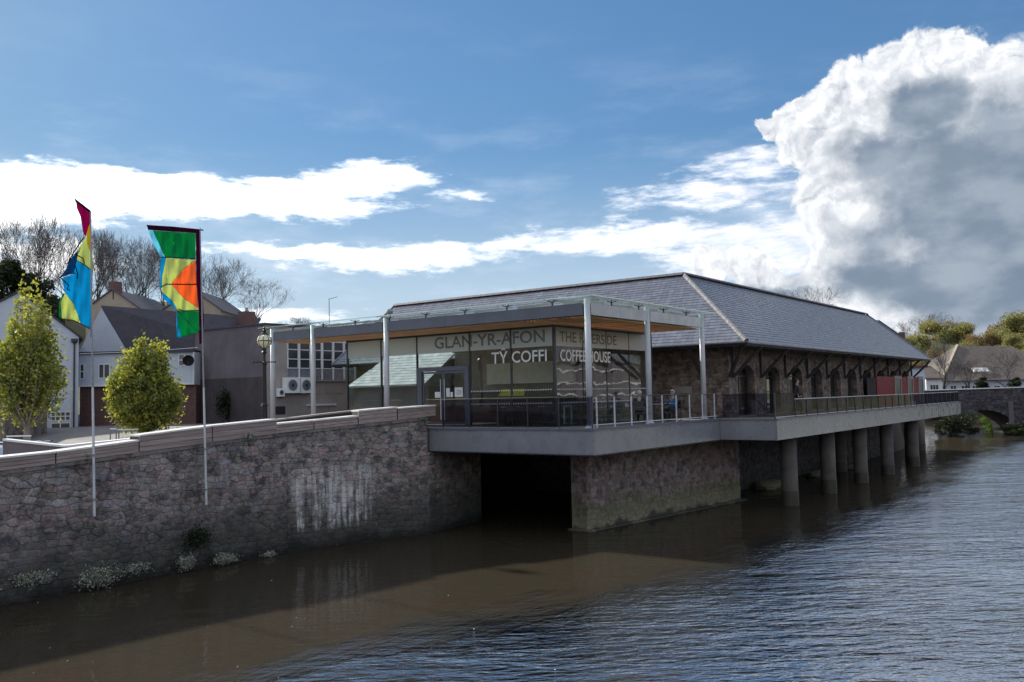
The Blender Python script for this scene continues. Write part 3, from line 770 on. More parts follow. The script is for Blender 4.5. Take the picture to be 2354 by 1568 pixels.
def win_frame():
    c = arch_c[0]; y = HY+.34
    fr = MB()
    for x in (c-AW+.04, c, c+AW-.04): fr.box((x-.035, y, 3.88), (x+.035, y+.07, ASP+(ARISE if x == c else .05)))
    for z in (3.90, 4.95, ASP): fr.box((c-AW+.001, y+.002, z-.03), (c+AW-.001, y+.066, z+.03))
    for j in range(12):
        a0, a1 = pi*j/12, pi*(j+1)/12
        fr.beam((c-(AW-.03)*cos(a0), y+.035, ASP+(ARISE-.03)*sin(a0)), (c-(AW-.03)*cos(a1), y+.035, ASP+(ARISE-.03)*sin(a1)), .07, .06)
    f = fr.build('window_frame', M_dark, hall)
    for s in (-1, 1):
        for z0, z1 in ((3.93, 4.92), (4.98, 5.69)):
            p = MB(); x0, x1 = (c-AW+.075, c-.035) if s < 0 else (c+.035, c+AW-.075)
            p.box((x0, y+.03, z0), (x1, y+.042, z1)); p.build('pane', M_glass, f)
    p = MB(); pts = [Vector((c-(AW-.06)*cos(pi*j/12), y+.03, ASP+.03+(ARISE-.08)*sin(pi*j/12))) for j in range(13)]; p.prism(pts, (0, .012, 0)); p.build('pane', M_glass, f)
    s_ = MB(); s_.box((c-AW, HY-.06, 3.832), (c+AW, HY+.33, 3.885)); return f, s_.build('sill', M_rend_c, hall)
wf, ws = win_frame()
def post_unit(x):
    ps = MB(); ps.box((x-.06, HY-.14, 5.62), (x+.06, HY-.024, 7.02)); po = ps.build('post', M_darkwood, hall)
    br = MB(); br.beam((x, HY-.12, 5.70), (x, EY+.12, 6.98), .10, .13); bo = br.build('brace', M_darkwood, hall)
    return po, bo
pu = post_unit(arch_c[0]-BAY/2+.05)
for i in range(1, NB):
    off = (i*BAY, 0, 0)
    for o in ring_parts+[wf, ws]:
        c = dup(o, off, hall)
for i in range(1, NB+1):
    for o in pu: dup(o, (i*BAY, 0, 0), hall)
b = MB(); b.beam((HX-.12, HY+1.2, 5.7), (EX+.12, HY+1.2, 6.98), .1, .13); b.build('brace', M_darkwood, hall)
b = MB(); b.beam((HX-.12, HY-.12, 5.7), (EX+.3, EY+.3, 6.98), .1, .13); b.build('brace', M_darkwood, hall)
# eaves
b = MB(); b.prism([Vector(p) for p in ((EX+.1, EY+.1, 7.00), (EXF, EY+.1, 7.00), (RXF-2.5, HY+.3, 7.00), (HX+.3, HY+.3, 7.0), (HX+.3, YL, 7.0), (EX+.1, YL, 7.0))], UP*.03); b.build('soffit', M_darkwood, hall)
b = MB(); b.box((EX+.02, EY+.02, 6.96), (EXF, EY+.08, 7.14)); b.box((EX+.02, EY+.085, 6.96), (EX+.08, YL, 7.14)); b.build('fascia_board', M_darkwood, hall)
gl_ = []
for xa, xb in ((EX-.06, 47.8), (47.82, 59.4), (59.42, EXF+.1)):
    b = MB(); b.cyl((xa, EY-.05, 7.075), (xb, EY-.05, 7.075), .065, .065, 10); b.build('gutter', M_steel, hall)
b = MB(); b.cyl((EX-.05, EY-.05, 7.075), (EX-.05, YL, 7.075), .065, .065, 10); b.build('gutter', M_dark, hall)
# roof
roof = MB()
A_, B_, C_, D_ = Vector((EX, EY, EZ)), Vector((EXF, EY, EZ)), Vector((RXF, RY, RZ)), Vector((RX, RY, RZ))
E_, G_ = Vector((EX, YL, EZ)), Vector((RX, YL, RZ))
back = Vector((RXF+2, RY+5.4, EZ)); bk2 = Vector((RX+5.4, RY+5.4, EZ)); bk3 = Vector((RX+5.4, YL, EZ))
roof.add([A_, B_, C_, D_, E_, G_, back, bk2, bk3], [(0, 1, 2, 3), (0, 3, 5, 4), (3, 2, 6, 7), (3, 7, 8, 5), (4, 5, 8)])
roof_o = roof.build('roof', M_slate, hall, fixn=False)
# slates
def slate_field(org, du, dv, poly_u, nu, rg, w_=.30, ex=.245):
    """poly_u(v) gives (umin, umax) at slope distance v; returns slate vertex lists"""
    du, dv = Vector(du).normalized(), Vector(dv).normalized(); n = Vector(nu).normalized(); res = []
    r = 0; v = 0; VM = poly_u('len')
    while v < VM-.05:
        ua, ub = poly_u(v+ex*.5); u = ua-(w_/2 if r % 2 else 0)
        while u < ub:
            a, b_ = max(u+.004, ua), min(u+w_-.004, ub); u += w_
            if b_-a < .05: continue
            t0 = .021+.006*rg.random(); v1 = min(v+ex+.03, VM)
            p = [org+du*a+dv*v, org+du*b_+dv*v, org+du*b_+dv*v1, org+du*a+dv*v1]
            q = [p[0]+n*t0, p[1]+n*t0, p[2]+n*.008, p[3]+n*.008]
            res.append(([p[0], p[1]]+q, p[0]))
        v += ex; r += 1
    return res
SL = (A_-D_).length
def sl_n(a, b): return a.cross(b).normalized()
vdir1 = Vector((0, RY-EY, RZ-EZ)).normalized(); L1 = math.hypot(RY-EY, RZ-EZ); n1 = Vector((0, -(RZ-EZ), RY-EY)).normalized()
vdir2 = Vector((RX-EX, 0, RZ-EZ)).normalized(); n2 = Vector((-(RZ-EZ), 0, RX-EX)).normalized()
def pu1(v):
    if v == 'len': return L1
    f = v/L1; return f*(RX-EX)+.04, (EXF-EX)+f*(RXF-EXF)
def pu2(v):
    if v == 'len': return L1
    f = v/L1; return f*(RY-EY)+.04, YL-EY
s1 = slate_field(A_, (1, 0, 0), vdir1, pu1, n1, rg); s2 = slate_field(A_, (0, 1, 0), vdir2, pu2, n2, rg)
SF = [(0, 1, 3, 2), (2, 3, 4, 5), (0, 2, 5), (1, 4, 3)]
alls = [(s_, 1) for s_ in s1]+[(s_, 2) for s_ in s2]
# hidden behind the canopy: leave those in the joined part
vis = lambda p, k: camd(p)+(0 if (k == 1 or p.y < 19) else 30)
alls.sort(key=lambda q: vis(q[0][1], q[1]))
def sl_t():
    v = .8+.42*rg.random(); return (v, v, v*1.02)
for (vs, p), k in alls[:296]:
    m = MB(); m.add(vs, SF, 0, sl_t()); m.build('slate', M_slate, roof_o, fixn=False)
m = MB()
for (vs, p), k in alls[296:]: m.add(vs, SF, 0, sl_t())
m.build('slate_covering', M_slate, roof_o, fixn=False)['kind'] = 'stuff'
def ridge_tiles(a, b, n=None, w_=.2):
    d = (b-a); L = d.length; d.normalize(); k = n or int(L/.45)
    for i in range(k):
        m = MB(); p = a+d*(L*i/k+.008); q = a+d*(L*(i+1)/k-.008)
        sd = d.cross(UP).normalized(); u = sd.cross(d)
        pr = [(-w_, -.095), (-w_*.5, -.0), (0, .045), (w_*.5, 0), (w_, -.095), (w_*.9, -.12), (0, .015), (-w_*.9, -.12)]
        m.prism([p+sd*x+u*z for x, z in pr], q-p, 0, (1, 1, 1)); m.build('ridge_tile', M_ridge, roof_o)
UPo = UP*.03
ridge_tiles(A_+Vector((-.03, -.03, .09)), D_+UP*.10, 18, .12)
ridge_tiles(D_+UP*.10, C_+UP*.10); ridge_tiles(D_+UP*.10, G_+UP*.10)
b = MB(); b.beam(B_+UP*.02, C_+UP*.02, .06, .12); b.beam(E_, G_, .06, .14); b.build('barge_board', M_fascia, roof_o)
b = MB(); b.prism([E_+Vector((0, -.05, -.1)), G_+Vector((0, -.05, -.1)), bk3+Vector((0, -.05, -.1))], (0, -.05, 0)); b.build('gable_infill', M_hmort, roof_o)
b = MB(); b.prism([Vector((XEND, HY, WT)), Vector((XEND+2.2, RY, 10.7)), Vector((XEND+2.2, 25, WT))], (-.05, 0, 0)); b.build('gable_infill', M_hmort, roof_o)
# notice board on the end wall
b = MB(); q0 = onx(1900*.7382+490*.2825, 1018, HX-.05)
nb_ = MB(); pa = onx(1546, 905, HX-.08); pb = onx(1590, 888, HX-.08); nb_.box((HX-.09, min(pa.y, pb.y), pa.z), (HX-.04, max(pa.y, pb.y), pb.z)); tag(nb_.build('notice_board', M_rend_c), 'pale blank board fixed on the dark stone end wall', 'board')

# red hoarding with doors at the far end of the walkway
YH = 15.25
hd = thing('red_hoarding', (64, YH, ZD), 'dark red boarded booth with green doors at far end of the walkway', 'booth')
def hx(S_): return ony((2500+S_*.38257)*.7382, 850, YH).x
cuts = [(597, 740, 'red'), (740, 795, 'door'), (795, 845, 'red'), (845, 890, 'door'), (890, 935, 'red'), (935, 972, 'door')]
for a, c, k in cuts:
    x0, x1 = hx(a), hx(c)
    if k == 'red':
        m = MB(); m.box((x0, YH, 3.84), (x1-.01, YH+.06, 5.78)); m.build('red_panel', M_red, hd)
    else:
        m = MB(); m.box((x0, YH-.05, 3.84), (x0+.16, YH+.05, 5.84)); m.box((x1-.17, YH-.05, 3.84), (x1-.01, YH+.05, 5.84)); m.box((x0+.162, YH-.05, 5.62), (x1-.172, YH+.05, 5.84)); f = m.build('door_frame', M_rend_c, hd)
        m = MB(); m.box((x0+.17, YH-.01, 3.85), (x1-.18, YH+.03, 5.61)); m.build('door', M_green, hd)
m = MB(); m.box((hx(597), YH+.07, 3.84), (hx(972), YH+.6, 5.7)); m.build('booth_body', M_rend_g, hd)
# railing on deck 2
r2 = thing('walkway_railing', (50, 12.9, ZD), 'glass panel railing with slim pale top rail along the long walkway', 'railing')
xs = np.linspace(37.0, 71.8, 25)
for xa, xb in zip(xs, xs[1:]):
    m = MB(); m.box((xa+.04, 12.895, 3.95), (xb-.04, 12.907, 4.62)); m.build('glass_panel', M_rglass, r2)
for x in xs:
    m = MB(); m.box((x-.02, 12.87, 3.88), (x+.02, 12.93, 4.62)); m.build('post', M_dark, r2)
m = MB(); m.box((37.0, 12.88, 4.621), (71.82, 12.92, 4.655)); m.build('top_rail', M_col, r2)
m = MB(); m.box((34.7, 12.88, 3.92), (71.82, 12.92, 3.947)); m.build('bottom_rail', M_col, r2)
m = MB(); m.box((34.66, 12.895, 3.95), (36.95, 12.907, 4.9)); m.build('glass_panel', M_rglass, r2)
m = MB(); m.box((34.60, 12.93, 3.95), (34.612, 15.1, 4.9)); m.build('glass_panel', M_rglass, r2)
m = MB(); m.box((34.6, 12.87, 3.88), (34.65, 12.93, 4.93)); m.build('post', M_dark, r2)

# ------------------------------------------------------------------ glass cafe
KX, KY, KX1, KY1, KT = 26.95, 18.27, 34.43, 29.34, 7.58
cafe = thing('glass_cafe', (KX, KY, ZD), 'glass walled coffee house with lettering on frosted band beside the hall', 'building')
b = MB(); b.box((KX, KY, 3.837), (KX1, KY1, 3.86)); b.build('floor', M_floor, cafe)
b = MB(); b.box((KX-.05, KY-.05, KT), (KX1, KY1+.05, KT+.35)); b.build('flat_roof', M_dark, cafe)
b = MB(); b.box((KX1-.2, KY, 3.86), (KX1, KY1, KT-.005)); b.build('rear_wall', M_int, cafe)
b = MB(); b.box((KX+.3, KY+.3, KT-.12), (KX1-.21, KY1-.1, KT-.01)); b.build('ceiling', M_white, cafe)
ml = [29.34, 27.23, 25.14, 22.3, 20.26, 18.27]; mr = [26.95, 28.88, 30.66, 32.49, 34.43]
def mull(x, y, w_=.035):
    m = MB(); m.box((x-w_, y-w_, 3.86), (x+w_, y+w_, KT-.002)); m.build('mullion', M_dark, cafe)
for y in ml[:-1]: mull(KX, y)
mull(KX, KY, .05)
for x in mr[1:]: mull(x, KY, .022 if x < 34 else .05)
for i, (a, c) in enumerate(zip(ml[1:], ml)):
    if (a, c) == (22.3, 25.14): continue
    m = MB(); m.box((KX-.008, a+.04, 3.90), (KX+.008, c-.04, KT-.05)); g_ = m.build('window_pane', M_glass, cafe)
    m = MB(); m.box((KX-.020, a+.04, 6.83), (KX-.012, c-.04, KT-.055)); m.build('frosted_band', M_frost, g_)
for a, c in zip(mr, mr[1:]):
    m = MB(); m.box((a+.04, KY-.008, 3.90), (c-.04, KY+.008, KT-.05)); g_ = m.build('window_pane', M_glass, cafe)
    m = MB(); m.box((a+.04, KY-.020, 6.83), (c-.04, KY-.012, KT-.055)); m.build('frosted_band', M_frost, g_)
m = MB(); m.box((KX+.04, KY1-.008, 3.9), (KX1-.3, KY1+.008, KT-.05)); m.build('window_pane', M_glass, cafe)
m = MB(); m.box((KX-.03, KY-.03, 3.86), (KX+.03, KY1, 3.898)); m.box((KX+.032, KY-.03, 3.86), (KX1, KY+.03, 3.898)); m.build('sill_frame', M_dark, cafe)
m = MB(); m.box((KX-.04, KY-.04, KT-.048), (KX+.04, KY1, KT-.001)); m.box((KX+.042, KY-.04, KT-.048), (KX1, KY+.04, KT-.001)); m.build('head_frame', M_dark, cafe)
# over the door: glass + band; door frame
m = MB(); m.box((KX-.008, 22.34, 6.26), (KX+.008, 25.10, KT-.05)); g_ = m.build('window_pane', M_glass, cafe)
m = MB(); m.box((KX-.020, 22.34, 6.83), (KX-.012, 25.10, KT-.055)); m.build('frosted_band', M_frost, g_)
m = MB(); m.box((KX-.07, 22.34, 6.08), (KX+.07, 25.10, 6.25)); m.box((KX-.07, 24.86, 3.9), (KX+.07, 25.10, 6.078)); m.box((KX-.07, 22.34, 3.9), (KX+.07, 22.52, 6.078)); df = m.build('door_frame', M_steel, cafe)
for y0, y1 in ((22.54, 23.69), (23.71, 24.84)):
    m = MB(); m.box((KX-.02, y0, 3.92), (KX+.02, y0+.06, 6.06)); m.box((KX-.02, y1-.06, 3.92), (KX+.02, y1, 6.06)); m.box((KX-.019, y0+.06, 3.92), (KX+.019, y1-.06, 4.02)); m.box((KX-.019, y0+.06, 5.98), (KX+.019, y1-.06, 6.06))
    d_ = m.build('door_leaf', M_steel, cafe)
    m = MB(); m.box((KX-.006, y0+.062, 4.02), (KX+.006, y1-.062, 5.98)); m.build('pane', M_glass, d_)
for y in (23.60, 23.80):
    m = MB(); m.cyl((KX-.09, y, 4.1), (KX-.09, y, 5.75), .018, .018, 8); m.build('door_handle', M_pole, cafe)
# notices
def notice(y0, y1, z0, z1, lab):
    m = MB(); m.box((KX-.034, y0, z0), (KX-.024, y1, z1)); tag(m.build('paper_notice', M_paper), lab, 'notice')
notice(23.84, 24.16, 5.0, 5.24, 'small white notice in the cafe door, left of the handles')
notice(23.36, 23.55, 5.02, 5.38, 'narrow white notice right beside the door handles')
notice(23.2, 23.33, 5.02, 5.22, 'tiny white notice between two larger notices on the door')
notice(22.68, 23.1, 5.02, 5.40, 'wide white notice at right of the cafe door')
for k in range(5):
    m = MB(); m.box((KX-.037, 22.73, 5.32-.05*k), (KX-.0345, 23.05-.04*(k % 3), 5.335-.05*k))
    if k: m.build('printed_line', M_steel, cafe)
# lettering
def lettering(txt, p, axis, width, height, mat_, name='lettering'):
    cu = bpy.data.curves.new(name, 'FONT'); cu.body = txt; cu.size = 1; cu.extrude = .004; cu.resolution_u = 3; cu.offset = .012
    o = bpy.data.objects.new(name, cu); COL.objects.link(o)
    bpy.context.view_layer.update()
    dg = bpy.context.evaluated_depsgraph_get(); me = bpy.data.meshes.new_from_object(o.evaluated_get(dg)); bpy.data.objects.remove(o)
    co_ = np.array([v.co[:] for v in me.vertices]); mn, mx = co_.min(0), co_.max(0)
    # cap height measured from plain letters: accents may stick out above
    cap = height/.70
    for v in me.vertices:
        u = (v.co.x-mn[0])/(mx[0]-mn[0])*width; z = v.co.y*cap; e = v.co.z*.6
        if axis == 'y': v.co = (e, -u, z)       # reads along -y when seen from -x
        else: v.co = (u, e, z)
    me.materials.append(mat_)
    a_ = me.attributes.new('tint', 'FLOAT_COLOR', 'FACE'); a_.data.foreach_set('color', [1.]*4*len(me.polygons))
    q = bpy.data.objects.new(name, me); COL.objects.link(q); q.parent = cafe; q.location = Vector(p)-cafe.location
    return q
lettering('TŶ COFFI', (KX-.03, 21.19, 6.28), 'y', 2.60, .43, M_letter)
lettering('GLAN-YR-AFON', (KX-.028, 24.14, 7.0), 'y', 5.48, .46, M_dkgrey)
lettering('COFFEE HOUSE', (27.30, KY-.03, 6.28), 'x', 3.64, .43, M_letter)
lettering('THE RIVERSIDE', (27.29, KY-.028, 7.0), 'x', 4.18, .38, M_dkgrey)
# dotted safety marks
m = MB()
for i in range(60):
    y = 18.45+i*.115
    if 22.3 < y: break
    for z in (4.72, 5.22): m.cyl((KX-.012, y, z), (KX-.009, y, z), .03, .03, 8)
m.build('safety_dots', M_paper, cafe)
m = MB()
for i in range(64):
    x = 27.1+i*.115
    for z in (4.72, 5.22): m.cyl((x, KY-.012, z), (x, KY-.009, z), .03, .03, 8)
m.build('safety_dots', M_paper, cafe)
# frosted lower strip of the shop windows (left end)
m = MB(); m.box((KX-.02, 25.2, 3.9), (KX-.012, 29.3, 4.25)); m.build('lower_film', M_frost, cafe)

# canopy
cn = thing('entrance_canopy', (24.95, 15.55, ZD), 'grey steel canopy with glass top and timber soffit round the cafe', 'canopy')
for ya, yb in ((15.68, 24.8), (25.06, 29.17), (29.43, 31.87)):
    n_ = max(1, int((yb-ya)/3.)); e = np.linspace(ya, yb, n_+1)
    for a, c in zip(e, e[1:]):
        m = MB(); m.box((24.88, a+.006, 7.66), (25.02, c-.006, 8.05)); m.build('fascia_panel', M_steel, cn)
for xa, xb in ((25.08, 28.97), (29.23, 33.67)):
    n_ = 2; e = np.linspace(xa, xb, n_+1)
    for a, c in zip(e, e[1:]):
        m = MB(); m.box((a+.006, 15.48, 7.66), (c-.006, 15.62, 8.05)); m.build('fascia_panel', M_fascia, cn)
def column(x, y, top=8.2):
    m = MB(); m.smooth = False; m.cyl((x, y, 3.84), (x, y, top), .105, .105, 20); o = m.build('column', M_col, cn)
    for p_ in o.data.polygons:
        if len(p_.vertices) == 4: p_.use_smooth = True
    m = MB(); m.cyl((x, y, 3.9), (x, y, 4.0), .125, .125, 20); m.cyl((x, y, 3.905), (x, y, 3.93), .17, .17, 20); m.build('column_collar', M_pole, o)
for x, y in ((24.95, 15.55), (29.1, 15.55), (33.8, 15.55), (24.95, 24.93), (24.95, 29.3), (24.95, 32.0)): column(x, y)
for i in range(17):
    y = 15.75+i*.15; v = .7+.6*rg.random(); m = MB(); m.box((25.1, y, 7.60), (33.7, y+.085, 7.655), 0, (v, v, v)); m.build('slat', M_wood, cn)
for i in range(12):
    x = 25.1+i*.155; v = .7+.6*rg.random(); m = MB(); m.box((x, 18.35, 7.60), (x+.085, 31.9, 7.655), 0, (v, v, v)); m.build('slat', M_wood, cn)
for i in range(9):
    m = MB(); m.box((25.03, 16.8+i*1.7, 7.70), (27.6, 16.88+i*1.7, 7.9)); m.build('cross_beam', M_dark, cn)
for i in range(5):
    m = MB(); m.box((26.0+i*1.8, 15.63, 7.70), (26.08+i*1.8, 18.2, 7.9)); m.build('cross_beam', M_dark, cn)
# second row of slats across the first, dark gap above
# glass roof panes
zo, zi = 8.24, 8.56
ys = list(np.arange(15.0, 32.6, 1.95))
for a, c in zip(ys, ys[1:]):
    m = MB()
    vs = [Vector((24.55, a+.02, zo)), Vector((24.55, c-.02, zo)), Vector((27.2, c-.02, zi)), Vector((27.2, a+.02, zi))]
    if a < 15.2: vs[3] = Vector((27.2, c-.02, zi)); vs = [vs[0], vs[1], vs[2]]; vs = [Vector((24.55, 15.15, zo)), Vector((24.55, c-.02, zo)), Vector((26.4, c-.02, zo+.24))]
    m.prism(vs, UP*.03); m.build('roof_pane', M_cglass, cn)
xs = list(np.arange(24.6, 34.6, 1.95))
for a, c in zip(xs, xs[1:]):
    m = MB()
    vs = [Vector((a+.02, 15.12, zo)), Vector((c-.02, 15.12, zo)), Vector((c-.02, 17.8, zi)), Vector((a+.02, 17.8, zi))]
    if a < 25: vs = [Vector((24.6, 15.12, zo)), Vector((c-.02, 15.12, zo)), Vector((c-.02, 16.9, zo+.22))]
    m.prism(vs, UP*.03); m.build('roof_pane', M_cglass, cn)
def spider(x, y, dx, dy):
    m = MB(); c = Vector((x, y, 8.05)); m.cyl(c, c+UP*.13, .03, .03, 6)
    for s in (-1, 1):
        for e in (-1, 1): m.beam(c+UP*.12, c+Vector((dx*s*.16+dy*e*.1, dy*s*.16+dx*e*.1, .19)), .025, .025)
    m.build('glass_bracket', M_dark, cn)
for y in ys[1:]: spider(24.95, y, 0, 1); spider(26.3, y+.01, 0, 1)
for x in xs[1:-1]: spider(x, 15.55, 1, 0); spider(x, 16.8, 1, 0)
for y in ys[1:]:
    m = MB(); m.beam((24.9, y-.5, 8.10), (27.2, y-.5, 8.42), .05, .09); m.build('glass_rafter', M_col, cn)
for x in xs[1:]:
    m = MB(); m.beam((x-.6, 15.5, 8.10), (x-.6, 17.8, 8.40), .05, .09); m.build('glass_rafter', M_col, cn)
# skylight and vent on the roof
m = MB(); sk = thing('roof_skylight', (29.5, 24, 7.9), 'raised skylight on the cafe roof behind the glass canopy', 'skylight')
q0 = onx(1190, 700, 28.6); m.prism([Vector((28.6, 21.5, 8.2)), Vector((28.6, 25.3, 8.2)), Vector((30.2, 25.3, 8.75)), Vector((30.2, 21.5, 8.75))], UP*.06); m.build('skylight_glass', M_cglass, sk)
m = MB(); m.box((28.6, 21.45, 7.94), (30.25, 25.35, 8.19)); m.build('kerb', M_fascia, sk)
m = MB(); q = onx(896, 716, 27.6); m.cyl((q.x, q.y, 7.9), (q.x, q.y, q.z), .05, .05, 8); m.lathe((q.x, q.y, q.z-.12), [(.03, 0), (.13, .03), (.15, .12), (.13, .2), (.03, .24)], 12); tag(m.build('roof_vent', M_fascia), 'round capped vent pipe rising above the canopy glass', 'vent')
# cafe railing
cr = thing('cafe_railing', (24.7, 15.3, ZD), 'slim post railing with glass and wires round the cafe deck', 'railing')
def rail_post(x, y, mt=M_pole):
    m = MB(); m.box((x-.02, y-.02, 3.9), (x+.02, y+.02, 4.93)); m.build('post', mt, cr)
for i in range(9): rail_post(25.0+i*1.16, 15.32)
for i in range(6): rail_post(24.72, 15.32+i*1.3, M_dark)
for z, r_ in ((4.93, .018), (4.72, .006), (4.5, .006), (4.28, .006), (4.0, .018)):
    m = MB(); m.cyl((24.72, 15.32, z), (34.45, 15.32, z), r_, r_, 6); m.build('rail' if r_ > .01 else 'wire', M_col if z < 4.1 else M_dark, cr)
for i in range(5):
    m = MB(); m.box((24.715, 15.36+i*1.3, 3.97), (24.727, 15.36+i*1.3+1.24, 4.9)); m.build('glass_panel', M_rglass, cr)
m = MB(); m.cyl((24.72, 15.34, 4.93), (24.72, 22.2, 4.93), .018, .018, 6); m.build('rail', M_dark, cr)

# ------------------------------------------------------------------ cafe furniture
def chair_unit():
    r = thing('cafe_chair', (0, 0, 3.86), 'x', 'chair', 'dark chairs inside the glass cafe')
    m = MB(); m.box((-.21, -.21, 4.28), (.21, .21, 4.32)); m.build('seat', M_chair, r)
    m = MB(); m.box((-.21, .18, 4.42), (.21, .215, 4.76)); m.build('backrest', M_chair, r)
    for x in (-.19, .19):
        for y in (-.19, .19):
            m = MB(); m.box((x-.015, y-.015, 3.862), (x+.015, y+.015, 4.28 if y < 0 else 4.74)); m.build('leg', M_dark, r)
    return r
def table_unit():
    r = thing('cafe_table', (0, 0, 3.86), 'x', 'table', 'tables inside the glass cafe')
    m = MB(); m.cyl((0, 0, 4.56), (0, 0, 4.60), .4, .4, 20); m.build('table_top', M_wood, r)
    m = MB(); m.cyl((0, 0, 3.87), (0, 0, 4.56), .035, .035, 8); m.build('pedestal', M_dark, r)
    m = MB(); m.cyl((0, 0, 3.862), (0, 0, 3.885), .25, .22, 14); m.build('base_plate', M_dark, r)
    return r
tu, cu_ = table_unit(), chair_unit()
spots = [(28.1, 19.4, 'by the glass corner'), (29.9, 19.5, 'behind the words on the river side'), (31.7, 19.6, 'at the right end of the river glass'), (28.2, 21.3, 'behind the white lettering')]
for i, (x, y, s) in enumerate(spots):
    o = tu if i == 0 else dup(tu, (0, 0, 0)); o.location = (x, y, 3.86); o['label'] = 'round wooden cafe table %s' % s
    for j, a in enumerate((40, 220)):
        c = cu_ if (i == 0 and j == 0) else dup(cu_, (0, 0, 0)); c.location = (x+.6*cos(R(a)), y+.6*sin(R(a)), 3.86); c.rotation_euler.z = R(a-90)
        c['label'] = 'dark chair %s the table %s' % (('beyond', 'in front of')[j], s)
ct = thing('counter', (31.5, 25.5, 3.86), 'long brown serving counter inside the cafe', 'counter')
m = MB(); m.box((30.8, 21.5, 3.862), (31.5, 28.0, 4.9)); m.build('counter_body', M_brick, ct)
m = MB(); m.box((30.7, 21.4, 4.901), (31.6, 28.1, 4.95)); m.build('counter_top', M_wood, ct)
m = MB(); m.box((33.9, 22, 5.6), (34.15, 27, 6.6)); m.build('menu_board', M_white, ct)
m = MB(); m.box((33.9, 22, 4.2), (34.15, 28, 5.3)); m.build('back_shelf', M_darkwood, ct)
m = MB(); m.prism([Vector(p) for p in ((28.6, 20.9, 5.02), (28.6, 22.2, 5.02), (28.75, 22.1, 5.30), (28.75, 20.98, 5.30))], (.02, 0, 0)); m.cyl((28.65, 21.5, 3.87), (28.65, 21.5, 5.02), .02, .02, 6); tag(m.build('yellow_sign', M_yellow), 'yellow slanted sign on a stand behind the cafe glass', 'sign')
m = MB(); m.tube([Vector(p) for p in ((28.0, 18.6, 3.87), (28.0, 18.6, 4.55), (28.5, 18.6, 4.6), (28.5, 18.6, 3.87))], .035, 8); tag(m.build('hooped_stand', M_mint), 'pale mint hooped stand just behind the corner glass', 'stand')
for k, (x, y) in enumerate(((28.4, 24), (29.6, 20.5), (31.2, 20.2))):
    m = MB(); m.box((x-.5, y-.05, 6.85), (x+.5, y+.05, 6.9)); m.cyl((x, y, 6.9), (x, y, 7.46), .008, .008, 5); tag(m.build('pendant_light', M_paper), 'slim pendant light hanging inside the cafe, %s' % ['above the door', 'above the white lettering', 'behind the river glass'][k], 'light', 'pendant lights')
b = MB(); b.box((32.2, 18.9, 3.86), (32.5, 19.2, KT-.13)); tag(b.build('interior_pillar', M_rend_g), 'grey pillar standing inside the cafe near the river glass', 'pillar')

# lean-to between cafe and hall, sun glare put into the slate colour
lt = thing('lean_to', (33, 32, 3.7), 'low building with slate roof coloured pale for sun glare seen beyond the cafe glass', 'building')
m = MB(); m.box((32.4, 29.5, 3.0), (35.9, 34.8, 5.6)); m.build('wall', M_rend_g, lt)
ra, rb_ = Vector((32.0, 29.4, 5.62)), Vector((34.4, 29.4, 7.25))
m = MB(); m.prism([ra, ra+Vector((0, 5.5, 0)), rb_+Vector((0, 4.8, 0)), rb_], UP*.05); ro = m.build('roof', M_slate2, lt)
vd = (rb_-ra).normalized(); nn_ = Vector((-vd.z, 0, vd.x)); LL = (rb_-ra).length
def pu3(v):
    if v == 'len': return LL
    return 0., 5.5-.7*v/LL
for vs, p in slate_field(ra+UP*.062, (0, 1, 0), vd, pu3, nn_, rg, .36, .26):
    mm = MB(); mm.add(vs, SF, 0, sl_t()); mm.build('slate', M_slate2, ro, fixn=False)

# ------------------------------------------------------------------ houses
def frame_of(pl, pr):
    pl, pr = Vector(pl), Vector(pr); u = Vector((pr.x-pl.x, pr.y-pl.y, 0)); W = u.length; u.normalize(); n = Vector((-u.y, u.x, 0))
    return u, n, W     # n points away from camera when pl is left of pr
def wpt(px, py, dep): return at(px, py, dep)
def win(root, org, u, n, x0, x1, z0, z1, nx_=2, nz=1, fm=None, proud=.03, fw_=.06):
    """window on a facade: frame bars with panes behind; org = facade origin at z=0"""
    P = lambda a, z, d: org+u*a+UP*z-n*d
    m = MB()
    for i in range(nx_+1):
        a = x0+(x1-x0)*i/nx_; a0 = max(x0, a-fw_/2); m.prism([P(a0, z0, .002), P(a0+fw_, z0, .002), P(a0+fw_, z1, .002), P(a0, z1, .002)], -n*proud)
    for j in range(nz+1):
        z = z0+(z1-z0)*j/nz; z_ = min(max(z0, z-fw_/2), z1-fw_); m.prism([P(x0+.001, z_, .001), P(x1+.03, z_, .001), P(x1+.03, z_+fw_, .001), P(x0+.001, z_+fw_, .001)], -n*(proud-.004))
    f = m.build('window', fm or M_white, root)
    m = MB(); m.prism([P(x0+.02, z0+.02, .001), P(x1, z0+.02, .001), P(x1, z1-.02, .001), P(x0+.02, z1-.02, .001)], -n*.012); m.build('pane', M_dglass, f)
    return f
def zat(py, px, dep): return at(px, py, dep).z
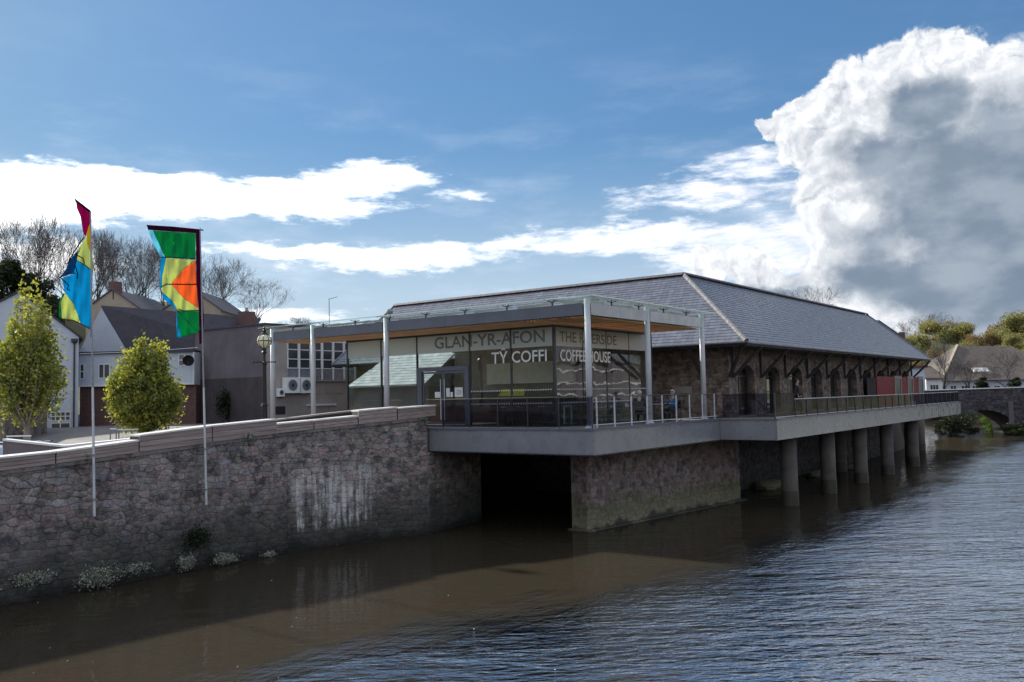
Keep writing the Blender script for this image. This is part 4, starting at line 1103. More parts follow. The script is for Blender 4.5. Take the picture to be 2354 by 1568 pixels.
def gable_house(name, label, pxl, pxr, dep, eave, peak, length, mw, mr, cat='house', z0=1.5, group=None, turn=0.):
    """gable wall facing the camera between two picture columns at one depth; turn adds depth at the right end"""
    pl, pr = wpt(pxl, 900, dep), wpt(pxr, 900, dep+turn); u, n, W = frame_of(pl, pr); o = Vector((pl.x, pl.y, 0))
    r = thing(name, (pl.x, pl.y, z0), label, cat, group)
    A, B = o, o+u*W; px_, pz = peak
    pk = o+u*px_
    m = MB(); m.prism([A+UP*z0, B+UP*z0, B+UP*eave, pk+UP*pz, A+UP*eave], n*length); m.build('wall', mw, r)
    for a, s in ((A, -1), (B, 1)):
        k = (pz-eave)/((pk-a).length); e = a+u*s*.25+UP*(eave-k*.25+.03)
        m = MB(); m.prism([e-n*.12, pk+UP*(pz+.03)-n*.12, pk+UP*(pz+.14)-n*.12, e+UP*.11-n*.12], n*(length+.2)); m.build('roof', mr, r)
    return r, o, u, n, W
# white gabled house on the left
W_ = 50.
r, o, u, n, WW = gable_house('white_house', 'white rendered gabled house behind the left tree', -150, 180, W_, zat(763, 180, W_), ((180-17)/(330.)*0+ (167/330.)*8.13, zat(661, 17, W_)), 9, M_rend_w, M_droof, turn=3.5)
def loc_(px, dep, o, u):
    d = ray(px, 900); d2 = Vector((d.x, d.y)); # intersect ray with facade line
    A = np.array([[d2.x, -u.x], [d2.y, -u.y]]); s = np.linalg.solve(A, np.array([o.x, o.y])); return s[1], s[0]
def facwin(r, o, u, n, dep, x0, x1, y0, y1, nx_=2, nz=1, fm=None):
    a0, k0 = loc_(x0, dep, o, u); a1, k1 = loc_(x1, dep, o, u)
    return win(r, o, u, n, a0, a1, (CAM+ray((x0+x1)/2, y1)*((k0+k1)/2)).z, (CAM+ray((x0+x1)/2, y0)*((k0+k1)/2)).z, nx_, nz, fm)
facwin(r, o, u, n, W_, 117, 162, 946, 968, 4, 2)
m_ = facwin(r, o, u, n, W_, 117, 162, 971, 1024, 2, 1)
m_.name = 'double_door'
a0, k0 = loc_(170, W_, o, u); p0 = o+u*a0-n*.08
m = MB(); m.cyl(p0+UP*2.2, p0+UP*zat(772, 170, W_), .05, .05, 8); m.lathe(p0+UP*(zat(770, 170, W_)-.25), [(.08, 0), (.2, .12), (.2, .3)], 8); m.build('downpipe', M_dark, r)
# small stone building at the far left
r, o, u, n, WW = gable_house('stone_cottage', 'brown stone cottage at the very left behind the tree', -160, 12, 44, 5.6, (2, 6.6), 4, M_hall, M_droof)
# white extension with brick ground floor
ED = 55.
pl, pr = wpt(180, 900, ED), wpt(448, 900, ED); u, n, WW = frame_of(pl, pr); o = Vector((pl.x, pl.y, 0))
r = thing('terrace_house', (pl.x, pl.y, 2), 'white upper floor on brick base with dark slate gabled roof, between the two flags', 'house')
zt, zm = zat(812, 300, ED), zat(887, 300, ED)
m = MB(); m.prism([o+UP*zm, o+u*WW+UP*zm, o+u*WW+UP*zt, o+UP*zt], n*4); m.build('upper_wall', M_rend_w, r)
m = MB(); m.prism([o+UP*1.5+n*.2, o+u*WW+UP*1.5+n*.2, o+u*WW+UP*(zm-.002)+n*.2, o+UP*(zm-.002)+n*.2], n*3.8); m.build('brick_base', M_brick, r)
m = MB(); m.prism([o-n*.15+UP*zm, o+u*WW-n*.15+UP*zm, o+u*WW-n*.15+UP*(zm+.1), o-n*.15+UP*(zm+.1)], n*.148); m.build('ledge', M_white, r)
m = MB(); m.prism([o-n*.2+UP*zt, o+u*WW-n*.2+UP*zt, o+u*WW-n*.2+UP*(zt+.14), o-n*.2+UP*(zt+.14)], n*4.2); m.build('flat_roof', M_droof, r)
facwin(r, o, u, n, ED, 183, 193, 836, 872, 1, 2); facwin(r, o, u, n, ED, 226, 252, 836, 870, 2, 1); facwin(r, o, u, n, ED, 410, 424, 813, 842, 1, 2)
# gable and long roof behind
GD = 58.
gp = lambda px, py, dep=GD: at(px, py, dep)
A, B, C = gp(170, 815), gp(305, 815), gp(233, 708)
A.z = B.z = zt-.3
m = MB(); m.prism([A, B, C], n*.3); m.build('gable_wall', M_rend_w, r)
r1, r2_ = C, gp(600, 735, GD+9)
e1, e2 = gp(308, 800, GD-.5), gp(560, 800, GD+5)
m = MB(); m.prism([B+Vector((0, 0, 0)), C+UP*.05, r2_, e2], UP*.12); m.build('roof', M_droof, r)
# chimney at the right end of that roof
cpt = gp(567, 745, GD+7)
m = MB(); m.box((cpt.x-.45, cpt.y-.45, cpt.z-2), (cpt.x+.45, cpt.y+.45, zat(717, 567, GD+7))); ch = m.build('chimney', M_brick, r)
m = MB(); m.cyl((cpt.x, cpt.y, zat(717, 567, GD+7)), (cpt.x, cpt.y, zat(707, 567, GD+7)), .13, .11, 8); m.build('chimney_pot', M_tan, ch)
# downpipe
a0, k0 = loc_(446, ED, o, u); p0 = o+u*a0-n*.08
m = MB(); m.cyl(p0+UP*(zm+.1), p0+UP*zt, .07, .07, 8); m.build('downpipe', M_white, r)
dsh = thing('satellite_dish', (o+u*(loc_(433, ED, o, u)[0]))+UP*4, 'dark round satellite dish beside the second flag pole', 'satellite dish')
c0 = at(433, 829, ED-.7); ax = (CAM-c0); ax.z += 8; ax.normalize()
m = MB(); q = ax.to_track_quat('Z', 'Y').to_matrix().to_4x4(); q.translation = c0
prof = [(.02, -.08), (.18, -.05), (.28, -.01), (.34, .04)]; vs = []; fs = []
for rr_, z_ in prof:
    for i in range(20): vs.append(q @ Vector((rr_*cos(2*pi*i/20), rr_*sin(2*pi*i/20), z_)))
for k in range(3):
    for i in range(20): fs.append((k*20+i, k*20+(i+1) % 20, (k+1)*20+(i+1) % 20, (k+1)*20+i))
m.add(vs, fs); m.build('dish', M_blackp, dsh)
m = MB(); m.tube([c0-ax*.1, c0+ax*.5-UP*.25], .02, 6); m.beam(c0-ax*.1, c0-ax*.7-UP*.1, .06, .06); m.build('bracket', M_dark, dsh)
# tan gables behind
def tan(px, py, pxl, pxr, dep, label, chim):
    pz = zat(py, px, dep); sl = dep/F
    r, o, u, n, WW = gable_house('tan_house', label, pxl, pxr, dep, pz-(px-pxl)*sl*.72, ((px-pxl)*sl*(1.), pz), 9, M_tan, M_ridge, z0=5, group='tan gabled houses behind the terrace')
    if chim:
        c = o+u*((px-pxl)*sl)+n*.5
        m = MB(); m.box((c.x-.4, c.y-.4, pz-.8), (c.x+.4, c.y+.4, pz+.75)); ch = m.build('chimney', M_brick, r)
        m = MB(); m.cyl((c.x, c.y, pz+.75), (c.x, c.y, pz+1.), .12, .1, 8); m.build('chimney_pot', M_tan, ch)
tan(257, 665, 196, 318, 75, 'tan gabled house with brick chimney behind the left flag', True)
tan(440, 664, 372, 508, 80, 'tan gabled house partly hidden behind the green and orange flag', False)
# dark rendered block with window band
BX, BY = 32.95, 43.0
bl = thing('rendered_block', (BX, BY, 2), 'flat roofed building, dark rendered flank and long metal framed window band', 'building')
ztop = onx(609, 746, BX).z
Yl = onx(449, 800, BX).y
m = MB(); m.box((BX, BY+.02, 1.5), (BX+.4, Yl, ztop)); m.build('flank_wall', M_rend_g, bl)
m = MB(); m.box((BX+.002, BY, 1.5), (41.5, BY+.4, ztop-.002)); m.build('front_wall', M_rend_c, bl)
m = MB(); m.box((BX+.4, BY+.4, ztop-.5), (41.5, Yl, ztop-.3)); m.build('flat_roof', M_droof, bl)
m = MB(); m.box((BX-.08, BY-.08, ztop+.002), (BX+.45, Yl, ztop+.10)); m.box((BX+.452, BY-.08, ztop+.002), (41.5, BY+.45, ztop+.10)); m.build('parapet_cap', M_droof, bl)
# darker strip along the lower flank
m = MB(); m.box((BX-.03, BY+.02, 1.5), (BX-.002, Yl, onx(560, 868, BX).z)); m.build('plinth', M_plinth, bl)
wx = [onx(609, 800, BX).x]
fx = lambda px: ony(px, 830, BY).x
fz = lambda py, px=720: ony(px, py, BY).z
un, nn2 = Vector((1, 0, 0)), Vector((0, 1, 0)); og = Vector((0, BY, 0))
x0 = fx(660); x1 = fx(815); z1, z0, zp = fz(784), fz(848), fz(872)
nwin = 6; wd = (x1-x0)/nwin
for i in range(nwin):
    a, c = x0+i*wd, x0+(i+1)*wd-.10
    win(bl, og, un, nn2, a, c, z0, z1, 1, 3, M_white, .06, .05)
    m = MB(); m.box((a+.05, BY-.03, zp), (c-.02, BY-.005, z0-.03)); m.build('spandrel_panel', M_fascia, bl)
    m = MB(); m.box((c+.015, BY-.10, zp-.1), (c+.085, BY-.004, z1+.1)); m.build('mullion', M_white, bl)
m = MB(); m.box((x0-.1, BY-.14, zp-.12), (x1+.1, BY-.002, zp-.02)); m.build('sill', M_rend_c, bl)
for i in range(3):
    m = MB(); a = fx(722+i*26); m.box((a, BY-.03, fz(905)), (a+.5, BY-.003, fz(889))); m.build('vent_block', M_tan, bl)
m = MB(); m.box((fx(704), BY-.1, fz(933)), (fx(770), BY-.003, fz(929))); m.build('ledge', M_white, bl)
m = MB(); m.box((fx(630), BY-.02, fz(950)), (fx(655), BY-.003, fz(932))); m.build('vent_opening', M_dark, bl)
def ac(px0, px1, py0, py1, dd, lab):
    xa, xb = ony(px0, 870, BY).x, ony(px1, 870, BY).x; za, zb = ony(px0, py1, BY).z, ony(px0, py0, BY).z
    r = thing('air_conditioner', (xa, BY, za), lab, 'air conditioner', 'air conditioning units on the rendered building')
    m = MB(); m.box((xa, BY-dd, za), (xb, BY-.03, zb)); m.build('casing', M_paper, r)
    c = Vector(((xa+xb)/2-.05*(xb-xa), BY-dd, (za+zb)/2)); rr = min(xb-xa, zb-za)*.36
    m = MB(); m.cyl(c-Vector((0, .015, 0)), c-Vector((0, .002, 0)), rr, rr, 20); g_ = m.build('fan_grille', M_fascia, r)
    m = MB()
    for k in range(5): m.beam(c+Vector((rr*cos(k*pi/5), -.02, rr*sin(k*pi/5))), c-Vector((rr*cos(k*pi/5), .02, rr*sin(k*pi/5))), .012, .012)
    m.cyl(c-Vector((0, .03, 0)), c-Vector((0, .016, 0)), rr*.25, rr*.25, 10); m.build('grille_bars', M_dark, g_)
    m = MB(); m.box((xa+.05, BY-dd, za-.06), (xa+.1, BY-.002, za-.002)); m.box((xb-.1, BY-dd, za-.06), (xb-.05, BY-.002, za-.002)); m.build('wall_bracket', M_dark, r)
ac(648, 679, 868, 904, .45, 'large air conditioning unit on the left under the window band')
ac(682, 709, 868, 904, .42, 'large air conditioning unit on the right, nearer the second canopy post')
ac(634, 647, 893, 912, .3, 'small low air conditioning unit beside the first canopy post')
# antenna
c0 = ony(757, 745, BY+1); c1 = ony(756, 686, BY+1)
an = thing('tv_antenna', (c0.x, c0.y, c0.z-1), 'thin television aerial on a mast above the canopy', 'antenna')
m = MB(); m.cyl((c0.x, c0.y, ztop-.5), (c0.x, c0.y, c1.z), .022, .022, 6); m.build('mast', M_steel, an)
bd = RT*cos(.2)+UP*.28; m = MB(); m.cyl(Vector((c0.x, c0.y, c1.z-.05)), Vector((c0.x, c0.y, c1.z-.05))+bd*.55, .014, .014, 6)
for k in range(9):
    q = Vector((c0.x, c0.y, c1.z-.05))+bd*(.1+.05*k); m.cyl(q-UP*.05-FWD*.12, q+UP*.02+FWD*.12, .006, .006, 4)
m.build('aerial_rods', M_steel, an)

# ------------------------------------------------------------------ lamp post
lx = ony(608, 900, 26.9)
lp = thing('lamp_post', (lx.x, lx.y, 3.0), 'black Victorian lamp post with round cream globe at the ramp', 'lamp post')
L0 = Vector((lx.x, lx.y, 0)); zg = ony(608, 784, 26.9).z
m = MB(); m.smooth = False; m.lathe(L0, [(.16, 2.6), (.16, 3.7), (.19, 3.75), (.13, 3.9), (.11, 4.3), (.095, 4.8), (.13, 4.85), (.085, 4.95), (.07, zg-.9), (.09, zg-.86), (.09, zg-.8), (.05, zg-.76), (.045, zg-.5), (.10, zg-.42), (.06, zg-.36), (.09, zg-.27)], 12); m.build('column', M_black, lp)
m = MB(); m.cyl(L0+Vector((-.34, .2, zg-.78)), L0+Vector((.34, -.2, zg-.78)), .022, .022, 6)
for s in (-1, 1): m.lathe(L0+Vector((s*.34, -s*.2, zg-.82)), [(.01, 0), (.04, .04), (.01, .08)], 6)
m.build('ladder_bar', M_black, lp)
m = MB(); m.lathe(L0+UP*zg, [(.26*math.sin(a), -.26*cos(a)) for a in np.linspace(.35, pi-.3, 13)], 20); gl_o = m.build('globe', M_lamp, lp); gl_o.data.shade_smooth()
m = MB(); m.lathe(L0+UP*zg, [(.268, -.015), (.275, 0), (.268, .015)], 20)
for k in range(4):
    a = k*pi/4; pts = [L0+UP*zg+Vector((.268*cos(a)*sin(b), .268*sin(a)*sin(b), .268*cos(b))) for b in np.linspace(-2.7, 2.7, 16)]
    m.tube(pts, .012, 4)
m.build('globe_band', M_black, gl_o)
m = MB(); m.lathe(L0+UP*(zg+.23), [(.14, 0), (.12, .06), (.06, .1), (.07, .16), (.03, .2), (.035, .26), (.005, .30)], 12); m.build('finial', M_black, lp)

# ------------------------------------------------------------------ flag poles and flags
def banner_pole(bx, tx, lab, ty, by, top_m):
    Yp = 23.55; b0 = ony(bx, by, Yp); t0 = ony(tx, ty, Yp)
    r = thing('flag_pole', b0, lab, 'flag pole', 'flag poles on the river wall')
    m = MB(); mid = b0.lerp(t0, .42); m.cyl(b0, mid, .036, .030, 10); m.build('lower_pole', M_pole, r)
    m = MB(); m.cyl(mid, t0, .026, .018, 8); m.build('upper_pole', M_fascia if True else M_pole, r)
    for k in (.06, .22):
        q = b0.lerp(t0, k*.9); m = MB(); m.box((q.x-.05, q.y-.04, q.z-.03), (q.x+.05, q.y+.40, q.z+.03)); m.build('wall_bracket', M_fascia, r)
    return b0, t0
P1 = banner_pole(217, 208, 'left flag pole on the river wall with blue and lime flag', 486, 1187, 0)
P2 = banner_pole(474.5, 460, 'right flag pole on the river wall with green and orange flag', 524, 1160, 0)
FR = RT.copy(); FR.z = 0; FR.normalize()
FHn = Vector((FH.x, FH.y, 0))
def flag(name, polys, dep, label, seams=(), wave=1., group='festival flags'):
    """cloth panels traced flat in metres, given billowing depth; every panel is a part"""
    first = None
    def depth(x, y, xp): # picture offset -> cloth relief
        a = (xp-x)/100.
        return wave*(.16*sin(a*3.3+y*.021)*min(1, a*1.8)+.10*sin(y*.045+a*2)*min(1, a*1.5)+.15*a*a+(.035*sin(x*.22+y*.06)+.03*sin(x*.09-y*.13)+.018*sin(x*.45+y*.02))*min(1, a*3+.1))
    c0 = at(polys[0][1][0][0], polys[0][1][0][1], dep)
    r = thing(name, c0, label, 'flag', group)
    def P(x, y, xp, e=0.): 
        q = at(x, y, dep+depth(x, y, xp)-e); return q
    for mt, pts, xp in polys:
        bm = bmesh.new(); vs = [bm.verts.new((x, -y, 0)) for x, y in pts]; bm.faces.new(vs)
        bmesh.ops.triangulate(bm, faces=bm.faces)
        # cut finely so the cloth can fold
        xs_ = [p[0] for p in pts]; ys_ = [p[1] for p in pts]
        for v in np.arange(min(xs_)+2, max(xs_), 4): bmesh.ops.bisect_plane(bm, geom=bm.verts[:]+bm.edges[:]+bm.faces[:], plane_co=(v, 0, 0), plane_no=(1, 0, 0))
        for v in np.arange(min(ys_)+3, max(ys_), 6): bmesh.ops.bisect_plane(bm, geom=bm.verts[:]+bm.edges[:]+bm.faces[:], plane_co=(0, -v, 0), plane_no=(0, 1, 0))
        for v in bm.verts: v.co = P(v.co.x, -v.co.y, xp)-c0
        bmesh.ops.recalc_face_normals(bm, faces=bm.faces)
        me = bpy.data.meshes.new('panel'); bm.to_mesh(me); bm.free(); me.materials.append(mt); me.shade_smooth()
        a_ = me.attributes.new('tint', 'FLOAT_COLOR', 'FACE'); a_.data.foreach_set('color', [1.]*4*len(me.polygons))
        q = bpy.data.objects.new('cloth_panel', me); q.parent = r; COL.objects.link(q)
        sd = q.modifiers.new('thickness', 'SOLIDIFY'); sd.thickness = .004
    for pts, xp, w_ in seams:
        m = MB(); m.tube([P(x, y, xp, .012) for x, y in pts], w_, 4); m.build('seam', C_drk, r)
    return r
def zf(lst): return [((x*.38265)*.7382, (560+y*.38265)*.7382) for x, y in lst]
DP2 = camd(P2[1])*.0+ (P2[1]-CAM).dot(FWD)
pA = [
 (C_pur, zf([(1195, 372), (1635, 408), (1625, 436), (1205, 408)]), 461),
 (C_pur, zf([(1592, 434), (1625, 436), (1660, 1130), (1650, 1335), (1622, 1335), (1618, 1050), (1600, 850)]), 461),
 (C_lcy, zf([(1205, 408), (1245, 412), (1345, 630), (1308, 630), (1240, 500)]), 461),
 (C_grn, zf([(1245, 412), (1592, 434), (1592, 645), (1345, 634)]), 461),
 (C_cyan, zf([(1308, 634), (1352, 636), (1318, 800), (1318, 870), (1300, 905)]), 461),
 (C_lime, zf([(1352, 636), (1592, 655), (1480, 740), (1395, 850), (1318, 862), (1320, 790)]), 461),
 (C_ora, zf([(1592, 657), (1600, 850), (1395, 848), (1480, 740)]), 461),
 (C_ora, zf([(1395, 854), (1600, 856), (1616, 1045), (1500, 970)]), 461),
 (C_lime, zf([(1318, 866), (1395, 856), (1500, 970), (1616, 1047), (1618, 1062), (1440, 1060), (1400, 980), (1318, 910)]), 461),
 (C_cyan, zf([(1318, 912), (1400, 980), (1445, 1060), (1430, 1062), (1350, 985), (1325, 960)]), 461),
 (C_grn, zf([(1478, 1066), (1618, 1070), (1618, 1190), (1640, 1215), (1600, 1245), (1478, 1285), (1450, 1180), (1440, 1062)]), 461),
 (C_cyan, zf([(1438, 1064), (1452, 1180), (1478, 1286), (1442, 1282), (1436, 1180)]), 461)]
flag('banner_flag', pA, DP2, 'green, orange and lime panelled flag with purple edge on the right pole',
     seams=[(zf([(1310, 632), (1420, 632), (1592, 645)]), 461, .014), (zf([(1318, 870), (1355, 850), (1480, 852), (1600, 853)]), 461, .014), (zf([(1450, 1050), (1500, 1068), (1618, 1062)]), 461, .012), (zf([(1195, 372), (1400, 385), (1655, 410)]), 461, .02), (zf([(1440, 1062), (1600, 1230)]), 461, .01)])
DP1 = (P1[1]-CAM).dot(FWD)
pB = [
 (C_mag, zf([(618, 175), (735, 268), (745, 330), (722, 378), (698, 460), (680, 440), (655, 300), (625, 230)]), 209),
 (C_drk, zf([(602, 146), (738, 250), (745, 270), (735, 272), (615, 182)]), 209),
 (C_yel, zf([(722, 378), (742, 330), (752, 590), (735, 580), (705, 480), (705, 430)]), 209),
 (C_lime, zf([(698, 462), (706, 482), (735, 582), (753, 592), (756, 745), (690, 690), (625, 650), (640, 570)]), 209),
 (C_blu, zf([(640, 575), (625, 655), (600, 765), (540, 775), (480, 800), (530, 740), (560, 670), (610, 600)]), 209),
 (C_cyan, zf([(625, 655), (690, 692), (754, 746), (750, 1000), (732, 1210), (655, 1165), (600, 1010), (530, 920), (500, 800), (600, 766)]), 209),
 (C_lime, zf([(530, 922), (600, 1012), (655, 1165), (560, 1135), (505, 1130), (495, 1000)]), 209),
 (C_grn, zf([(512, 925), (528, 924), (496, 1000), (505, 1130), (480, 1115), (482, 1000)]), 209),
 (C_blu, zf([(740, 1120), (750, 1000), (752, 1130), (750, 1280), (736, 1280)]), 209)]
flag('banner_flag', pB, DP1, 'twisted blue, lime and magenta flag with torn ribbons on the left pole',
     seams=[(zf([(625, 612), (675, 640), (688, 680)]), 209, .014), (zf([(610, 690), (630, 760), (628, 805)]), 209, .014), (zf([(680, 470), (600, 590), (560, 665)]), 209, .02), (zf([(490, 795), (530, 830), (560, 860), (545, 890), (570, 900)]), 209, .014), (zf([(540, 1140), (600, 1145), (732, 1212)]), 209, .012), (zf([(540, 228), (575, 215), (596, 195)]), 209, .008), (zf([(625, 655), (690, 692), (754, 746)]), 209, .010), (zf([(480, 800), (560, 765), (615, 762)]), 209, .010)])

# ------------------------------------------------------------------ trees
def bare_mesh(seed, H=8., spread=.5, levels=7, r0=.2, up=.35, upright=.0):
    """tapering limbs, forking to fine twigs: returns (trunk MB, crown MB) rooted at 0"""
    g_ = random.Random(seed); tr, cr_ = MB(), MB()
    def grow(p, d, L, r, lv):
        r = max(r, .010); n = 3 if lv > 2 else 4
        if lv <= 1: n = 7
        segs = 3 if lv < 3 else 2; q = p.copy()
        pts = [q.copy()]; dd = d.copy()
        for s in range(segs):
            dd = (dd+Vector((g_.uniform(-1, 1), g_.uniform(-1, 1), g_.uniform(-.4, .8)))*.13).normalized()
            q = q+dd*L/segs; pts.append(q.copy())
        rs = [r*(1-.35*i/segs) for i in range(segs+1)]
        mb_ = tr if lv == 0 else cr_
        for i in range(segs): mb_.cyl(pts[i], pts[i+1], rs[i], rs[i+1], n, caps=False)
        if lv >= levels: return
        kids = g_.choice((2, 2, 3, 3)) if lv else 5
        for k in range(kids):
            t = 1. if k < 2 else g_.uniform(.25, .9); i = min(segs-1, int(t*segs)); b_ = pts[i].lerp(pts[i+1], t*segs-i if t < 1 else 1.)
            a = g_.uniform(0, 2*pi); perp = dd.cross(Vector((cos(a), sin(a), .3))).normalized()
            nd = (dd*(1-spread*.35)+perp*spread*g_.uniform(.6, 1.15)+UP*up*(.6 if lv < 3 else .38)).normalized()
            grow(b_, nd, L*(g_.uniform(.70, .93) if lv else g_.uniform(.8, 1.3)), rs[-1]*g_.uniform(.55, .8), lv+1)
    grow(Vector((0, 0, 0)), Vector((0, 0, 1)), H*.17, r0, 0)
    return tr, cr_
def leaf_quads(mb_, c, g_, s, tn):
    a = Vector((g_.gauss(0, 1), g_.gauss(0, 1), g_.gauss(0, 1))).normalized(); b_ = a.cross(Vector((g_.gauss(0, 1), g_.gauss(0, 1), g_.gauss(0, 1)))).normalized()
    mb_.add([c-a*s*.5, c+b_*s*.32, c+a*s*.5, c-b_*s*.32], [(0, 1, 2, 3)], 0, tn)
def leafy_mesh(seed, H=8., R_=3., n=9000, ls=.22, shape='round', base=.25):
    g_ = random.Random(seed); m = MB(); lobes = []
    for k in range(26):
        a = g_.uniform(0, 2*pi); z = g_.random(); rr = R_*(math.sin(pi*min(1, .12+z*.86))**.6)*g_.uniform(.35, .85)
        lobes.append((Vector((rr*cos(a), rr*sin(a), H*(base+(1-base)*z*.93))), R_*g_.uniform(.22, .42)))
    for k in range(n):
        c, r_ = g_.choice(lobes); v = Vector((g_.gauss(0, 1), g_.gauss(0, 1), g_.gauss(0, .8))); v = v.normalized()*r_*(g_.random()**.4)
        t_ = g_.uniform(.7, 1.3); leaf_quads(m, c+v, g_, ls*g_.uniform(.6, 1.3), (t_*g_.uniform(.9, 1.12), t_, t_))
    return m
def place_tree(kind_obj, p, sc, rot, label, group, name=None):
    o = dup(kind_obj); o.location = p; o.scale = (sc[0], sc[0], sc[1]) if isinstance(sc, tuple) else (sc, sc, sc); o.rotation_euler.z = rot
    o['label'] = label; o['group'] = group
    if name: o.name = name
    return o
PROTO = []
def proto(name, tr, cr_, mt, mc, cat='tree', crown='crown'):
    r = thing(name, (0, 0, 0), 'x', cat)
    if tr: tr.build('trunk', mt, r, fixn=False)
    cr_.build(crown, mc, r, fixn=False); PROTO.append(r); return r
bareP = [proto('bare_tree', *bare_mesh(s, 10., sp, 7, .24, upp), M_bark, M_twig) for s, sp, upp in ((3, .55, .35), (8, .46, .6), (14, .6, .3))]
for s_ in bareP:
    pass
HB = 10.
def treeH(o):
    mx = 0
    for ch in o.children:
        for v in ch.data.vertices: mx = max(mx, v.co.z)
    return mx
bh = [treeH(o) for o in bareP]
def by_px(px, ytop, ybase, dep, p_i, lab, grp='bare trees on the hill', wide=1.):
    base = at(px, ybase, dep); top = at(px, ytop, dep); h = top.z-base.z; s = h/bh[p_i]
    place_tree(bareP[p_i], base, (s*wide, s), rnd.uniform(0, 6), lab, grp)
bt = [(18, 480, 745, 92, 0, 'bare winter tree at far left edge above the white house', .8), (78, 482, 745, 95, 1, 'tall bare tree with narrow crown, second from the left edge', .8),
      (160, 510, 745, 90, 2, 'bare tree right behind the left flag', .8), (222, 520, 740, 92, 1, 'bare tree just right of the left flag', .8),
      (290, 530, 740, 93, 0, 'bare tree above the tan chimney', .85), (345, 545, 745, 90, 2, 'bare tree left of the green flag', .85), (410, 560, 745, 95, 1, 'bare tree hidden behind the green and orange flag', .8),
      (480, 570, 745, 88, 0, 'broad bare tree just right of the right flag', 1.), (585, 630, 760, 85, 2, 'rounded bare tree above the brick chimney', 1.1),
      (1878, 652, 800, 110, 2, 'dense bare tree rising behind the hall ridge', 1.25)]
bt += [(48, 500, 745, 100, 2, 'bare tree between the two tallest at the left edge', .8), (118, 540, 745, 88, 0, 'slender bare tree left of the left flag', .7), (190, 515, 745, 99, 0, 'bare tree half hidden by the left flag', .8),
      (258, 545, 742, 86, 1, 'slender bare tree behind the tan chimney', .7), (318, 528, 742, 98, 2, 'bare tree between the chimney and the green flag', .8), (378, 550, 745, 87, 0, 'bare tree just left of the green flag edge', .7),
      (520, 600, 748, 96, 1, 'bare tree between the right flag and the brick chimney', .9)]
for px, yt, yb, dp, pi_, lab, wd_ in bt: by_px(px, yt, yb, dp, pi_, lab, wide=wd_)
by_px(690, 728, 790, 70, 1, 'low shrubby twigs showing above the block roof', 'bare trees on the hill', 1.6)
# dark evergreens at left
ev = proto('evergreen_tree', *[bare_mesh(30, 8, .4, 2, .2)[0], leafy_mesh(31, 8, 2.6, 9000, .35)], M_bark, M_leafD)
def leafy_px(pr, H0, px, ytop, ybase, dep, lab, grp, wide=1., rot=0.):
    base = at(px, ybase, dep); h = at(px, ytop, dep).z-base.z; s = h/H0; place_tree(pr, base, (s*wide, s), rot, lab, grp)
leafy_px(ev, 8, 15, 600, 760, 80, 'dark ivy clad evergreen mass at left edge', 'dark evergreens on the hill', 1.3)
leafy_px(ev, 8, 70, 630, 780, 82, 'dark evergreen tree above the white house roof', 'dark evergreens on the hill', 1.1, 2)
leafy_px(ev, 8, 120, 680, 790, 70, 'dark evergreen bush beside the left flag', 'dark evergreens on the hill', .9, 4)
leafy_px(ev, 8, 178, 640, 790, 84, 'dark evergreen tree behind the left flag bottom', 'dark evergreens on the hill', .6, 1)
# hornbeams
def hornbeam(seed, H, Rm, n_pl, leaves, name, base_h, open_low=.0):
    g_ = random.Random(seed); st, cr_ = MB(), MB()
    clumps = [Vector((g_.gauss(0, 1), g_.gauss(0, 1), g_.gauss(0, 1))) for _ in range(97)]
    st.tube([Vector((0, 0, 0)), Vector((.02, .02, base_h*.7)), Vector((0, 0, base_h+.5))], [.16, .12, .08], 8)
    for k in range(n_pl):
        a = g_.uniform(0, 2*pi); q = math.sqrt(g_.random()); rr = Rm*q
        z0 = base_h*g_.uniform(.5, 1.0); hh = H*(1-.42*q**2)*g_.uniform(.6, 1.0)
        tip = Vector((rr*.75*cos(a), rr*.75*sin(a), hh)); mid = Vector((rr*cos(a), rr*sin(a), z0+(hh-z0)*.45))
        p0 = Vector((0, 0, z0)); pts = []
        for i in range(9):
            t = i/8.; pts.append(p0*(1-t)**2+mid*2*t*(1-t)+tip*t*t)
        st.tube(pts[:8], [.042*(1-i/9.) for i in range(8)], 4)
        nl = leaves//n_pl
        for j in range(nl):
            t = g_.random()**(.75); t = max(t, open_low*g_.random()+.08)
            c = p0*(1-t)**2+mid*2*t*(1-t)+tip*t*t
            sp = .24*(1-.6*t)+.03; v = Vector((g_.gauss(0, 1), g_.gauss(0, 1), g_.gauss(0, 1.1)))*sp*.6
            tn = g_.uniform(.65, 1.35); cr_v = c+v
            if g_.random() < .25: cc_ = cr_v
            else:
                cc_ = clumps[(k*7+j//14) % len(clumps)] if clumps else cr_v
                cc_ = c+(cc_*.8)*sp*1.5+Vector((g_.gauss(0, 1), g_.gauss(0, 1), g_.gauss(0, 1)))*.07
            leaf_quads(cr_, cc_, g_, g_.uniform(.11, .22), (tn, tn*g_.uniform(.92, 1.05), tn*.9))
    return st, cr_
def hb(name, px, ytop, ybase, dep, seed, Rm, lab, n_pl, leaves, base_h, ol, mcrown):
    base = at(px, ybase, dep); base.z -= .0; H = at(px, ytop, dep).z-base.z
    st, cr_ = hornbeam(seed, H, Rm, n_pl, leaves, name, base_h, ol)
    r = thing(name, (0, 0, 0), lab, 'tree', 'upright young trees behind the wall')
    st.build('trunk', M_bark_l, r, fixn=False); cr_.build('crown', mcrown, r, fixn=False); r.location = base
hb('hornbeam_tree', 62, 615, 1020, 38, 5, 1.65, 'tall sparse yellow green tree with pale upright stems at left edge', 70, 12500, 1.2, .75, M_leafY)
hb('hornbeam_tree', 337, 762, 1010, 42, 9, 1.85, 'dense egg shaped yellow green tree between the two flag poles', 80, 30000, 1.0, .1, M_leafY)

